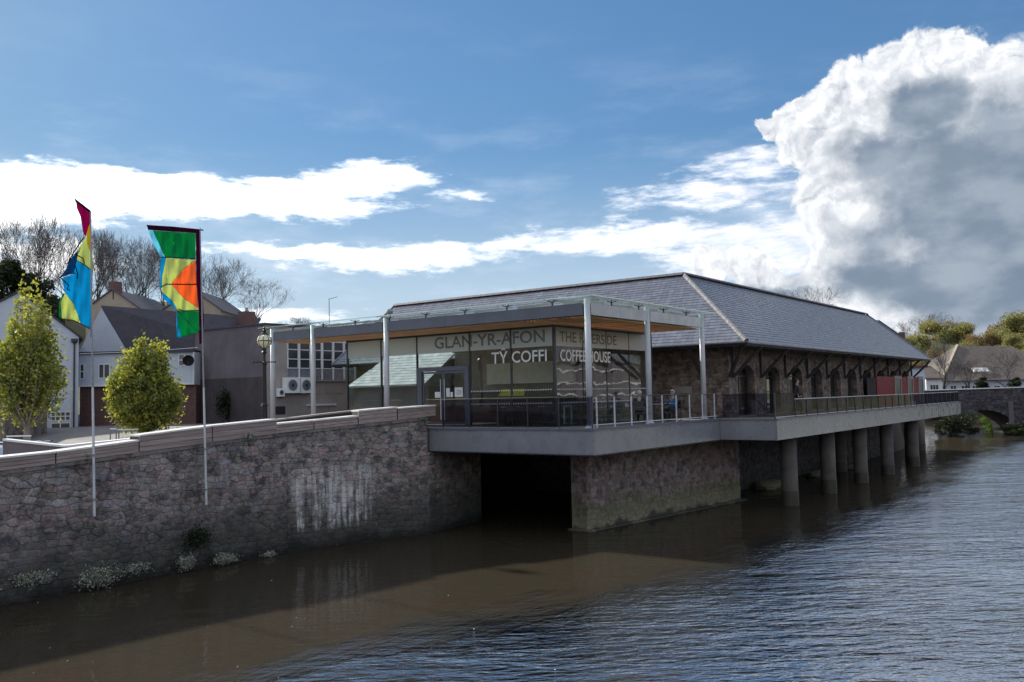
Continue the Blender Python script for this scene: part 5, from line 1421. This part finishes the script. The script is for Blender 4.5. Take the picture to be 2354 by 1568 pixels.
# ------------------------------------------------------------------ right side: bridge, buildings, hillside
br = thing('stone_bridge', (80, 10, 0), 'dark stone arched bridge with pale parapet top at right', 'bridge')
ba = ony(2090, 960, 16.0); 
pA_ = onz(2130, 1001, 0); pB_ = onz(2354, 997, 0)
dB = Vector((pB_.x-pA_.x, pB_.y-pA_.y, 0)).normalized(); nB = Vector((-dB.y, dB.x, 0))
if nB.dot(FH) < 0: nB = -nB
o0 = Vector((pA_.x, pA_.y, 0))-dB*9
LB = 34.; topz = lambda s: 4.55+.012*s
def sB(px): 
    d = ray(px, 950); A = np.array([[d.x, -dB.x], [d.y, -dB.y]]); s = np.linalg.solve(A, np.array([o0.x, o0.y])); return s[1]
archs = [(sB(2143), 2.9, .1, 2.1), (sB(2262), 3.2, .1, 2.55)]
archs.append((archs[1][0]+9.5, 3.2, .1, 2.5))
def archz(s):
    for c, hw, zs, cr_ in archs:
        if abs(s-c) < hw: return zs+(cr_-zs)*math.sqrt(1-((s-c)/hw)**2)
    return -1.5
m = MB(); ss_ = sorted(set(list(np.arange(0, LB, .5))+[c+e*hw for c, hw, _, _ in archs for e in (-.9999, -.97, -.9, -.75, .75, .9, .97, .9999, -1.0001, 1.0001)]))
for a, c in zip(ss_, ss_[1:]):
    za, zb = archz(a), archz(c)
    q = [o0+dB*a+UP*za, o0+dB*c+UP*zb, o0+dB*c+UP*topz(c), o0+dB*a+UP*topz(a)]
    m.add(q+[v+nB*5 for v in q], [(0, 1, 2, 3), (7, 6, 5, 4), (0, 4, 5, 1)])
m.build('bridge_body', M_bridge, br, fixn=False)
bst = stones(0, LB, lambda s: .0, lambda s: topz(s)-.05, .6, .30, random.Random(60), skip=lambda s, z: z < archz(s)+.3)
stone_face(br, bst, lambda s, z: o0+dB*s+UP*z, -nB, M_bridge, rg, camd, 200, .15, .04)
for c, hw, zs, cr_ in archs[:2]:
    for j in range(15):
        a0, a1 = pi*j/15+.01, pi*(j+1)/15-.01
        q = [o0+dB*(c-(hw+e)*cos(a))+UP*(zs+(cr_-zs+e)*sin(a))-nB*.01 for a, e in ((a0, 0), (a1, 0), (a1, .3), (a0, .3))]
        mm = MB(); v = .7+.5*rg.random(); mm.prism(q, -nB*.06, 0, (v, v, v)); mm.build('voussoir', M_bridge, br)
m = MB(); m.prism([o0-nB*.1+UP*(topz(0)+.002), o0+dB*LB-nB*.1+UP*(topz(LB)+.002), o0+dB*LB-nB*.1+UP*(topz(LB)+.10), o0-nB*.1+UP*(topz(0)+.10)], nB*.5); m.build('parapet_coping', M_white, br)
m = MB(); a_ = sB(2318); m.prism([o0+dB*a_+UP*.2-nB*.1, o0+dB*(a_+.5)+UP*.2-nB*.1, o0+dB*(a_+.5)+UP*3.4-nB*.1, o0+dB*a_+UP*3.4-nB*.1], nB*.1); m.build('buttress', M_rend_g, br)
# shrubs round the arch
sh = proto('leafy_shrub', None, leafy_mesh(50, 2.2, 1.5, 5000, .13, base=.05), M_bark, M_leafG, 'shrub', 'foliage')
shd = proto('leafy_shrub', None, leafy_mesh(51, 2.2, 1.5, 5000, .14, base=.05), M_bark, M_leafD, 'shrub', 'foliage')
def shrub(pr, px, py, dep, s, lab, grp='shrubs at the bridge'):
    p = at(px, py, dep); place_tree(pr, p, s, rnd.uniform(0, 6), lab, grp)
db = (pB_-CAM).dot(FWD)
shrub(sh, 2283, 992, db+7.5, (1.15, 1.0), 'bright sunlit green shrub seen through the bridge arch')
shrub(shd, 2208, 1001, db-3.2, (1.25, 1.05), 'dark round bush at the foot of the bridge arch')
shrub(shd, 2180, 1000, db-3, (1.0, .7), 'low dark bush left of the round bush by the bridge')
shrub(shd, 2335, 1000, db-3, (1.2, .55), 'low dark bush at the right edge under the bridge')
shrub(sh, 2335, 999, db-3.6, (.5, .25), 'small green tuft at the water edge under the bridge')
shrub(shd, 2035, 985, 84, (1., .7), 'dark green bush glimpsed between the last piles')
# buildings beyond the bridge
RD = 135.
def box_px(name, label, pxl, pxr, yt, yb, dep, thick, mw, cat='building', turn=0., wn='wall'):
    pl, pr = wpt(pxl, 900, dep), wpt(pxr, 900, dep+turn); u, n, W = frame_of(pl, pr); o = Vector((pl.x, pl.y, 0))
    r = thing(name, (pl.x, pl.y, 3), label, cat)
    z1, z0 = zat(yt, pxl, dep), zat(yb, pxl, dep)
    m = MB(); m.prism([o+UP*z0, o+u*W+UP*z0, o+u*W+UP*z1, o+UP*z1], n*thick); m.build(wn, mw, r); return r, o, u, n, W, z0, z1
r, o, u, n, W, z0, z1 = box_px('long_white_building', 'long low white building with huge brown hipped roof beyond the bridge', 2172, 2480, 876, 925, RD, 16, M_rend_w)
sl = RD/F
pk0, pk1 = o+u*((2267-2172)*sl)+n*8+UP*zat(790, 2267, RD+4), o+u*((2400-2172)*sl)+n*8+UP*zat(792, 2400, RD+4)
e0, e1, e2, e3 = o-n*.8-u*.8+UP*z1, o+u*(W+.8)-n*.8+UP*z1, o+u*(W+.8)+n*16.8+UP*z1, o-u*.8+n*16.8+UP*z1
m = MB(); m.add([e0, e1, e2, e3, pk0, pk1], [(0, 1, 5, 4), (1, 2, 5), (2, 3, 4, 5), (3, 0, 4), (3, 2, 1, 0)]); rf = m.build('roof', M_broof, r)
m = MB(); m.beam(e0+UP*.05, pk0+UP*.1, .35, .2); m.build('hip_tiles', M_tan, rf)
for px, py in ((2258, 860), (2240, 868)):
    q0 = e0.lerp(e1, (px-2172)/300.).lerp(pk0.lerp(pk1, (px-2200)/200.), .22); m = MB(); m.prism([q0-n*.3, q0+u*1.1-n*.3, q0+u*1.1+n*.5+UP*.6, q0+n*.5+UP*.6], UP*.12-n*.1); m.build('rooflight', M_white, rf)
for i in range(7): facwin(r, o, u, n, RD, 2185+i*25, 2199+i*25, 886, 899, 2, 1)
r, o, u, n, W, z0, z1 = box_px('white_cottage', 'small white fronted house with bright door beside the hall end', 2130, 2170, 872, 925, 118, 7, M_white)
facwin(r, o, u, n, 118, 2138, 2158, 884, 905, 3, 1)
m = MB(); m.prism([o-u*.4-n*.4+UP*z1, o+u*(W+.4)-n*.4+UP*z1, o+u*(W*.9)+n*3+UP*(z1+1.7), o+u*.4+n*3+UP*(z1+1.7)], UP*.15); m.build('roof', M_broof, r)
r, o, u, n, W, z0, z1 = box_px('pale_house', 'pale house with red edged roof just past the end of the hall', 2092, 2128, 846, 930, 105, 7, M_rend_w)
m = MB(); m.prism([o-u*.3-n*.3+UP*z1, o+u*(W+.3)-n*.3+UP*z1, o+u*(W+.3)-n*.3+UP*(z1+.3), o-u*.3-n*.3+UP*(z1+.3)], n*7.4); m.build('roof', M_brick, r)
# dark roof with chimney over the hall's far end
r = thing('dark_roofed_house', at(2075, 760, 125), 'dark roofed house with small chimney peeping over the far hall roof', 'house')
a, c = at(2020, 735, 125), at(2068, 768, 125); m = MB(); m.prism([a, c, c-UP*3, a-UP*6], FHn*6); m.build('roof', M_droof, r)
q = at(2073, 762, 125); m = MB(); m.box((q.x-.35, q.y-.35, q.z-4), (q.x+.35, q.y+.35, q.z-.1)); m.build('chimney', M_brick, r)
# topiary
tp = proto('topiary_shrub', *[bare_mesh(70, 4, .2, 1, .1)[0], leafy_mesh(71, 2.2, 1.0, 5000, .14, base=.1)], M_bark, M_leafD, 'shrub', 'foliage')
for px, lab in ((2261, 'clipped dark evergreen before the white building, left of two'), (2337, 'clipped dark evergreen before the white building, at right edge')):
    p = at(px, 899, 110); place_tree(tp, p, (1.05, .75), px, lab, 'clipped evergreens')
# bare trees before the barn
by_px(2171, 770, 905, 108, 0, 'stout bare tree beside the bridge, left of the white building', 'bare trees by the bridge', 1.1)
by_px(2325, 800, 905, 115, 2, 'bare spreading tree in front of the brown roof', 'bare trees by the bridge', 1.5)
by_px(2228, 820, 905, 118, 1, 'faint bare tree in front of the white building', 'bare trees by the bridge', 1.4)
# hillside wood
ol = proto('hillside_tree', *[bare_mesh(80, 9, .5, 2, .2)[0], leafy_mesh(81, 9, 3.6, 16000, .27, base=.15)], M_bark, M_leafO)
ob = proto('hillside_tree', *[bare_mesh(82, 9, .5, 3, .2)[0], leafy_mesh(83, 9, 3.6, 11000, .24, base=.15)], M_bark, M_leafB)
places = [(2055, 790, 880, 165, 0), (2085, 775, 870, 175, 0), (2120, 770, 870, 185, 0), (2150, 740, 860, 200, 0), (2185, 735, 850, 205, 1), (2215, 745, 860, 200, 0), (2245, 765, 860, 190, 1), (2275, 760, 850, 200, 1),
          (2300, 735, 850, 210, 1), (2340, 722, 850, 200, 0), (2375, 730, 850, 205, 0), (2100, 810, 890, 150, 0), (2140, 800, 890, 155, 1), (2180, 800, 890, 160, 1), (2330, 770, 860, 160, 0), (2365, 800, 880, 150, 0), (2225, 790, 870, 170, 0), (2285, 800, 870, 170, 1), (2430, 740, 870, 190, 0), (2070, 830, 900, 140, 0)]
words = ['directly past the hall gutter end', 'above the pale house', 'above the white cottage', 'with the tallest crown over the bridge end', 'left of the hilltop gap', 'below the hilltop gap', 'right of the hilltop gap', 'over the middle of the brown roof',
         'left of the highest green crown', 'forming the highest crown at right', 'at the right edge of the hilltop', 'low behind the white cottage', 'behind the stout bare tree', 'behind the left end of the brown roof', 'bright and right of the brown roof peak', 'low at the right edge', 'just above the brown roof hip', 'behind the brown roof peak', 'just outside the right edge', 'low behind the pale house']
for i, (px, yt, yb, dp, k) in enumerate(places):
    leafy_px((ol, ob)[k], 9., px, yt, yb, dp, '%s tree on the hillside %s' % (('olive green', 'brownish budding')[k], words[i]), 'trees on the hillside', 1.15, i*1.3)
for px, yt, dp, k, lab in ((2120, 722, 215, 0, 'hazy bare crown on the hilltop, left one'), (2165, 712, 220, 2, 'hazy bare crown on the hilltop, highest'), (2230, 735, 222, 1, 'hazy bare crown on the hilltop right of the gap'), (2020, 748, 200, 1, 'small bare crown peeping over the roof end')):
    by_px(px, yt, 830, dp, k, lab, 'bare trees on the hilltop', 1.3)
# off-frame bank across the river: seen only as reflections in the cafe glass
ob_ = thing('far_bank_building', (80, -16, 3.2), 'long pale building across the river reflected in the cafe glass', 'building')
m = MB(); m.box((58, -26, 2.5), (92, -14, 8.5)); m.build('wall', M_rend_g, ob_)
m = MB(); m.prism([Vector(p) for p in ((57, -13.5, 8.5), (57, -20, 12.5), (57, -26.5, 8.5))], (36, 0, 0)); m.build('roof', M_slate, ob_)
for k in range(4):
    m = MB(); m.box((57.5, -13.97, 3.6+k*1.3), (92, -13.9, 3.75+k*1.3)); m.build('string_course', M_white, ob_)
for o in PROTO:
    for c in list(o.children): bpy.data.objects.remove(c)
    bpy.data.objects.remove(o)

# ------------------------------------------------------------------ wall plants, van, small things
def clump(px, py, w_, h_, lab, seed, mt=None, Yp=23.75, n=900, ls=.05):
    g_ = random.Random(seed); m = MB(); c = ony(px, py, Yp)
    if c.z < .05: c.z = .05
    for k in range(n):
        v = Vector((g_.gauss(0, .42)*w_, -abs(g_.gauss(0, .12)), g_.gauss(0, .36)*h_)); q = c+v
        if q.z < .03: q.z = .03+g_.random()*.1
        t_ = g_.uniform(.5, 1.3); leaf_quads(m, q, g_, ls*g_.uniform(.6, 1.4), (t_, t_, t_))
    o = m.build('wall_plant', mt or M_leafW, loc=c, fixn=False); tag(o, lab, 'plant', 'plants on the river wall')
clump(75, 1328, .55, .22, 'whitish straggly plant at the waterline, nearest the left edge', 1)
clump(222, 1325, .6, .35, 'large whitish plant at the waterline below the left flag pole', 2, n=1500)
clump(310, 1305, .5, .2, 'thin whitish plant at the waterline between the flag poles', 3, n=500)
clump(425, 1292, .35, .28, 'whitish plant low on the wall left of the brightest tuft', 4, n=700)
clump(515, 1284, .42, .2, 'brightest white tuft low on the wall under the right flag pole', 5, n=1200)
clump(612, 1275, .3, .16, 'faint whitish tuft low on the wall, furthest right', 6, n=300)
clump(795, 1200, .5, .9, 'dark creeper hanging beside the white lime streaks', 7, M_leafD, 23.7, 2500, .07)
clump(450, 1235, .5, .4, 'dark growth low on the wall under the right flag pole foot', 8, M_leafD, 23.75, 1500, .06)
clump(765, 818+170, .12, .14, 'small pale weed on the coping beside the timber blocks', 9, M_leafW, 23.75, 200, .04)
clump(570, 1004, .12, .12, 'small weed sprouting below the timber parapet', 10, M_leafW, 23.75, 500, .06)
clump(520, 930, .9, 1.1, 'dark ivy growing on the dark rendered flank', 11, M_leafD, onx(520, 930, 32.8).y, 2500, .12)
# van with roof rack
vd_ = 33.; vc = at(35, 1040, vd_); 
vn = thing('parked_van', (vc.x, vc.y, 2.0), 'blue white van roof with ladder rack behind the wall at left', 'van')
ux = RT.copy(); ux.z = 0; ux.normalize(); uy = Vector((-ux.y, ux.x, 0)); 
zr_ = at(40, 1024, vd_).z
Mv = Matrix.Translation((vc.x, vc.y, 0)) @ Matrix(((ux.x, uy.x, 0, 0), (ux.y, uy.y, 0, 0), (0, 0, 1, 0), (0, 0, 0, 1)))
m = MB(); prof = [(-1.6, zr_-1.8), (1.6, zr_-1.8), (1.6, zr_-.9), (1.25, zr_-.25), (1.05, zr_-.05), (-1.2, zr_), (-1.5, zr_-.15), (-1.6, zr_-.9)]
m.prism([Mv @ Vector((x, -.85, z)) for x, z in prof], Mv.to_3x3() @ Vector((0, 1.7, 0))); m.build('body', M_van, vn)
for k in range(6):
    m = MB(); m.cyl(Mv @ Vector((-1.0+k*.38, -.8, zr_+.12)), Mv @ Vector((-1.0+k*.38, .8, zr_+.12)), .02, .02, 6); m.build('rack_bar', M_paper, vn)
m = MB()
for y in (-.8, .8):
    m.cyl(Mv @ Vector((-1.1, y, zr_+.12)), Mv @ Vector((1.0, y, zr_+.12)), .022, .022, 6)
    for x in (-1.0, 0, .9): m.cyl(Mv @ Vector((x, y, zr_-.1)), Mv @ Vector((x, y, zr_+.12)), .015, .015, 5)
m.build('rack_frame', M_dark, vn)
m = MB(); m.prism([Mv @ Vector(p) for p in ((1.06, -.7, zr_-.08), (1.27, -.7, zr_-.3), (1.55, -.7, zr_-.8), (1.55, .7, zr_-.8), (1.27, .7, zr_-.3), (1.06, .7, zr_-.08))][:3]+[Mv @ Vector((1.0, -.7, zr_-.3))], Mv.to_3x3() @ Vector((0, 1.4, 0))); m.build('windscreen', M_dglass, vn)
# rails behind the wall
def rail(pxa, pxb, py, dep, lab):
    a, c = at(pxa, py, dep), at(pxb, py, dep); c.z = a.z
    r = thing('barrier_rail', a, lab, 'barrier', 'low metal barriers on the quay')
    m = MB(); m.beam(a, c, .05, .05); m.build('rail', M_paper, r)
    for k in (0.05, .95): q = a.lerp(c, k); m = MB(); m.box((q.x-.02, q.y-.02, q.z-1.), (q.x+.02, q.y+.02, q.z-.026)); m.build('post', M_fascia, r)
rail(15, 72, 1003, 36, 'low metal barrier beneath the left tree'); rail(271, 318, 988, 40, 'low metal barrier at the foot of the egg shaped tree'); rail(253, 268, 986, 40, 'short barrier piece left of the low metal barrier')
rail(357, 373, 990, 40, 'short barrier piece right of the egg shaped tree')
# cables between the houses
cb = MB(); a, c = at(183, 813, 52), at(455, 799, 52); cb.tube([a, a.lerp(c, .5)-UP*.08, c], .012, 4); tag(cb.build('overhead_cable', M_paper), 'thin pale cable crossing in front of the white gable', 'cable')
# grey utility box on the walkway edge
q = ony(2098, 926, 13.2); m = MB(); m.box((q.x-.25, 13.05, 3.89), (q.x+.25, 13.3, 4.15)); tag(m.build('deck_box', M_paper), 'small pale box standing on the edge of the long walkway', 'box')
# waterborne rubble under the hall
for k, (x, y, s) in enumerate(((45, 17.2, .8), (52, 17.0, .6), (57.5, 16.6, .5))):
    m = MB(); g_ = random.Random(90+k)
    bm = bmesh.new(); bmesh.ops.create_icosphere(bm, subdivisions=2, radius=1)
    for v in bm.verts: v.co = Vector((v.co.x*1.6, v.co.y, v.co.z*.45))*s*(1+g_.uniform(-.15, .15))
    me = bpy.data.meshes.new('rock'); bm.to_mesh(me); bm.free(); me.materials.append(M_pier)
    a_ = me.attributes.new('tint', 'FLOAT_COLOR', 'FACE'); a_.data.foreach_set('color', [.7, .7, .7, 1]*len(me.polygons))
    o = bpy.data.objects.new('rock', me); COL.objects.link(o); o.location = (x, y, .05); tag(o, 'low rock in the dark water under the hall, %s of three' % ['nearest and largest', 'middle', 'farthest'][k], 'rock', 'rocks under the hall')

# ------------------------------------------------------------------ people
def skinmesh(name, joints, edges, mat_, parent, sub=1):
    """joints: {key: (x, y, z, r)}"""
    ks = list(joints); me = bpy.data.meshes.new(name); me.from_pydata([joints[k][:3] for k in ks], [(ks.index(a), ks.index(b_)) for a, b_ in edges], [])
    o = bpy.data.objects.new(name, me); COL.objects.link(o)
    o.modifiers.new('skin', 'SKIN'); 
    me.skin_vertices[0] if me.skin_vertices else None
    sk = me.skin_vertices[0].data
    for i, k in enumerate(ks): sk[i].radius = (joints[k][3],)*2; sk[i].use_root = (i == 0)
    s = o.modifiers.new('smooth', 'SUBSURF'); s.levels = sub; s.render_levels = sub
    me.materials.append(mat_); o.parent = parent; return o
def tinted(o): return o
def flat_mat(name, c): return mat(name, c)
def m_plain(name, c, rough=.8):
    m, t = new_mat(name); b_ = t.n('BsdfPrincipled', {'Base Color': rgba(c), 'Roughness': rough}); out(t, b_.outputs[0]); return m
K_skin = m_plain('skin_plain', (.42, .27, .21), .55); K_hair = m_plain('grey_hair_plain', (.5, .49, .48)); K_navy = m_plain('navy_jacket', (.02, .025, .045)); K_blue = m_plain('blue_jumper', (.04, .15, .32)); K_blk = m_plain('black_trousers', (.015, .015, .018)); K_brown = m_plain('brown_hair_plain', (.06, .04, .03))
def person(loc, rz, label, jacket, trousers, hair, sitting=True):
    p = thing('person', loc, label, 'person')
    hz = .48 if sitting else .92
    J = {'pel': (0, 0, hz, .12), 'ch': (0, .03, hz+.32, .14), 'nk': (0, .04, hz+.54, .055), 'hd': (0, .07, hz+.64, .09), 'top': (0, .06, hz+.76, .075)}
    Ed = [('pel', 'ch'), ('ch', 'nk'), ('nk', 'hd'), ('hd', 'top')]
    for s, n_ in ((-1, 'l'), (1, 'r')):
        J['sh'+n_] = (s*.19, .02, hz+.46, .06); 
        if sitting:
            J['el'+n_] = (s*.24, .12, hz+.20, .045); J['wr'+n_] = (s*.14, .36, hz+.24, .03); J['ha'+n_] = (s*.10, .44, hz+.26, .032)
            J['hp'+n_] = (s*.10, .02, hz-.02, .085); J['kn'+n_] = (s*.13, .44, hz-.0, .06); J['an'+n_] = (s*.13, .42, .08, .04); J['to'+n_] = (s*.14, .58, .04, .035)
        else:
            J['el'+n_] = (s*.25, -.02-.08*s, hz+.20, .045); J['wr'+n_] = (s*.25, .14-.06*s, hz-.02, .03); J['ha'+n_] = (s*.24, .18-.06*s, hz-.10, .032)
            J['hp'+n_] = (s*.10, 0, hz-.06, .09); J['kn'+n_] = (s*.10, .06+.14*s, hz*.52, .06); J['an'+n_] = (s*.10, -.02+.22*s, .09, .04); J['to'+n_] = (s*.11, .12+.22*s, .04, .035)
        Ed += [('ch', 'sh'+n_), ('sh'+n_, 'el'+n_), ('el'+n_, 'wr'+n_), ('wr'+n_, 'ha'+n_), ('pel', 'hp'+n_), ('hp'+n_, 'kn'+n_), ('kn'+n_, 'an'+n_), ('an'+n_, 'to'+n_)]
    body = skinmesh('body', J, Ed, K_skin, p, 2)
    def sub(keys, f, add=.018): return {k: (J[k][0], J[k][1], J[k][2], J[k][3]+add) for k in keys}
    jk = ['ch', 'pel', 'shl', 'ell', 'wrl', 'shr', 'elr', 'wrr']
    jj = sub(jk, 1); jj['nb'] = (0, .035, hz+.49, .075)
    skinmesh('jacket', jj, [('pel', 'ch'), ('ch', 'nb'), ('ch', 'shl'), ('shl', 'ell'), ('ell', 'wrl'), ('ch', 'shr'), ('shr', 'elr'), ('elr', 'wrr')], jacket, p, 2)
    skinmesh('trousers', sub(['pel', 'hpl', 'knl', 'anl', 'hpr', 'knr', 'anr'], 1, .014), [('pel', 'hpl'), ('hpl', 'knl'), ('knl', 'anl'), ('pel', 'hpr'), ('hpr', 'knr'), ('knr', 'anr')], trousers, p, 2)
    for s in (-1, 1):
        k = 'l' if s < 0 else 'r'; a = J['to'+k]; b_ = J['an'+k]
        m = MB(); m.beam(Vector(b_[:3])-UP*.03-Vector((0, .05, 0)), Vector(a[:3])+Vector((0, .03, 0)), .10, .07); o = m.build('shoe', K_blk, None); o.parent = p; 
    bm = bmesh.new(); bmesh.ops.create_uvsphere(bm, u_segments=14, v_segments=8, radius=.108)
    for v in bm.verts: v.co = Vector((v.co.x*.92, v.co.y*1.02+.045, v.co.z*.95+hz+.725))
    bmesh.ops.delete(bm, geom=[v for v in bm.verts if v.co.y > .09 and v.co.z < hz+.74], context='VERTS')
    me = bpy.data.meshes.new('hair'); bm.to_mesh(me); bm.free(); me.materials.append(hair); me.shade_smooth(); h = bpy.data.objects.new('hair', me); h.parent = p; COL.objects.link(h)
    m = MB(); m.add([(-.014, .155, hz+.66), (.014, .155, hz+.66), (0, .185, hz+.655), (0, .155, hz+.70)], [(0, 1, 2), (0, 2, 3), (1, 3, 2)]); o = m.build('nose', K_skin); o.parent = p
    for s in (-1, 1):
        m = MB(); m.cyl((s*.033, .150, hz+.70), (s*.033, .163, hz+.70), .009, .009, 6); o = m.build('eye', K_blk); o.parent = p
    p.rotation_euler.z = rz
    return p
def oc(px, Yp): return ony(px, 940, Yp)
c1 = oc(1470, 17.0); c2 = oc(1548, 16.9)
for (c, rz, lab, jk, hr) in ((c1, R(-70), 'seated grey haired person in dark coat behind the cafe railing, left one', K_navy, K_hair), (c2, R(80), 'seated grey haired person in blue top leaning forward by the railing', K_blue, K_hair)):
    person((c.x, c.y, 3.836), rz, lab, jk, K_blk, hr, True)
c3 = oc(1832, 14.6)
person((c3.x, c3.y, 3.832), R(200), 'person in dark clothes standing on the long walkway before the third arch', K_blk, K_blk, K_brown, False)
# outdoor chairs and table for the seated pair
def seat(loc, rz, lab):
    r = thing('terrace_chair', loc, lab, 'chair', 'dark terrace chairs by the railing')
    m = MB(); m.box((-.22, -.24, .40), (.22, .2, .43)); o = m.build('seat', M_chair); o.parent = r
    m = MB(); m.box((-.22, -.26, .5), (.22, -.235, .86)); o = m.build('backrest', M_chair); o.parent = r
    for x in (-.2, .2):
        for y in (-.24, .18): m = MB(); m.box((x-.015, y-.015, .001), (x+.015, y+.015, .40 if y > 0 else .84)); o = m.build('leg', M_dark); o.parent = r
    r.rotation_euler.z = rz
seat((c1.x, c1.y, 3.836), R(-70), 'dark terrace chair under the person in the dark coat'); seat((c2.x, c2.y, 3.836), R(80), 'dark terrace chair under the person in blue')
mid = (c1+c2)/2
tt = thing('terrace_table', (mid.x, mid.y+.1, 3.836), 'small round terrace table between the two seated people', 'table')
m = MB(); m.cyl((mid.x, mid.y+.1, 4.54), (mid.x, mid.y+.1, 4.57), .36, .36, 20); m.build('table_top', M_fascia, tt)
m = MB(); m.cyl((mid.x, mid.y+.1, 3.84), (mid.x, mid.y+.1, 4.54), .03, .03, 8); m.build('pedestal', M_dark, tt)

# floating specks on the calm water
g_ = random.Random(77); m = MB()
for k in range(16):
    q = onz(g_.uniform(-40, 1300), g_.uniform(1400, 1590) if k % 3 else g_.uniform(1330, 1450), 0)
    a = g_.uniform(0, 6.3); e = g_.uniform(.010, .022); u_ = Vector((cos(a), sin(a), 0)); v_ = Vector((-sin(a), cos(a), 0)); c = Vector((q.x, q.y, .008))
    m.add([c-u_*e, c-v_*e*.6, c+u_*e, c+v_*e*.6, c+UP*.008], [(0, 1, 4), (1, 2, 4), (2, 3, 4), (3, 0, 4)])
tag(m.build('floating_debris', M_paper, fixn=False), 'tiny pale specks floating on the calm brown water', kind='stuff')
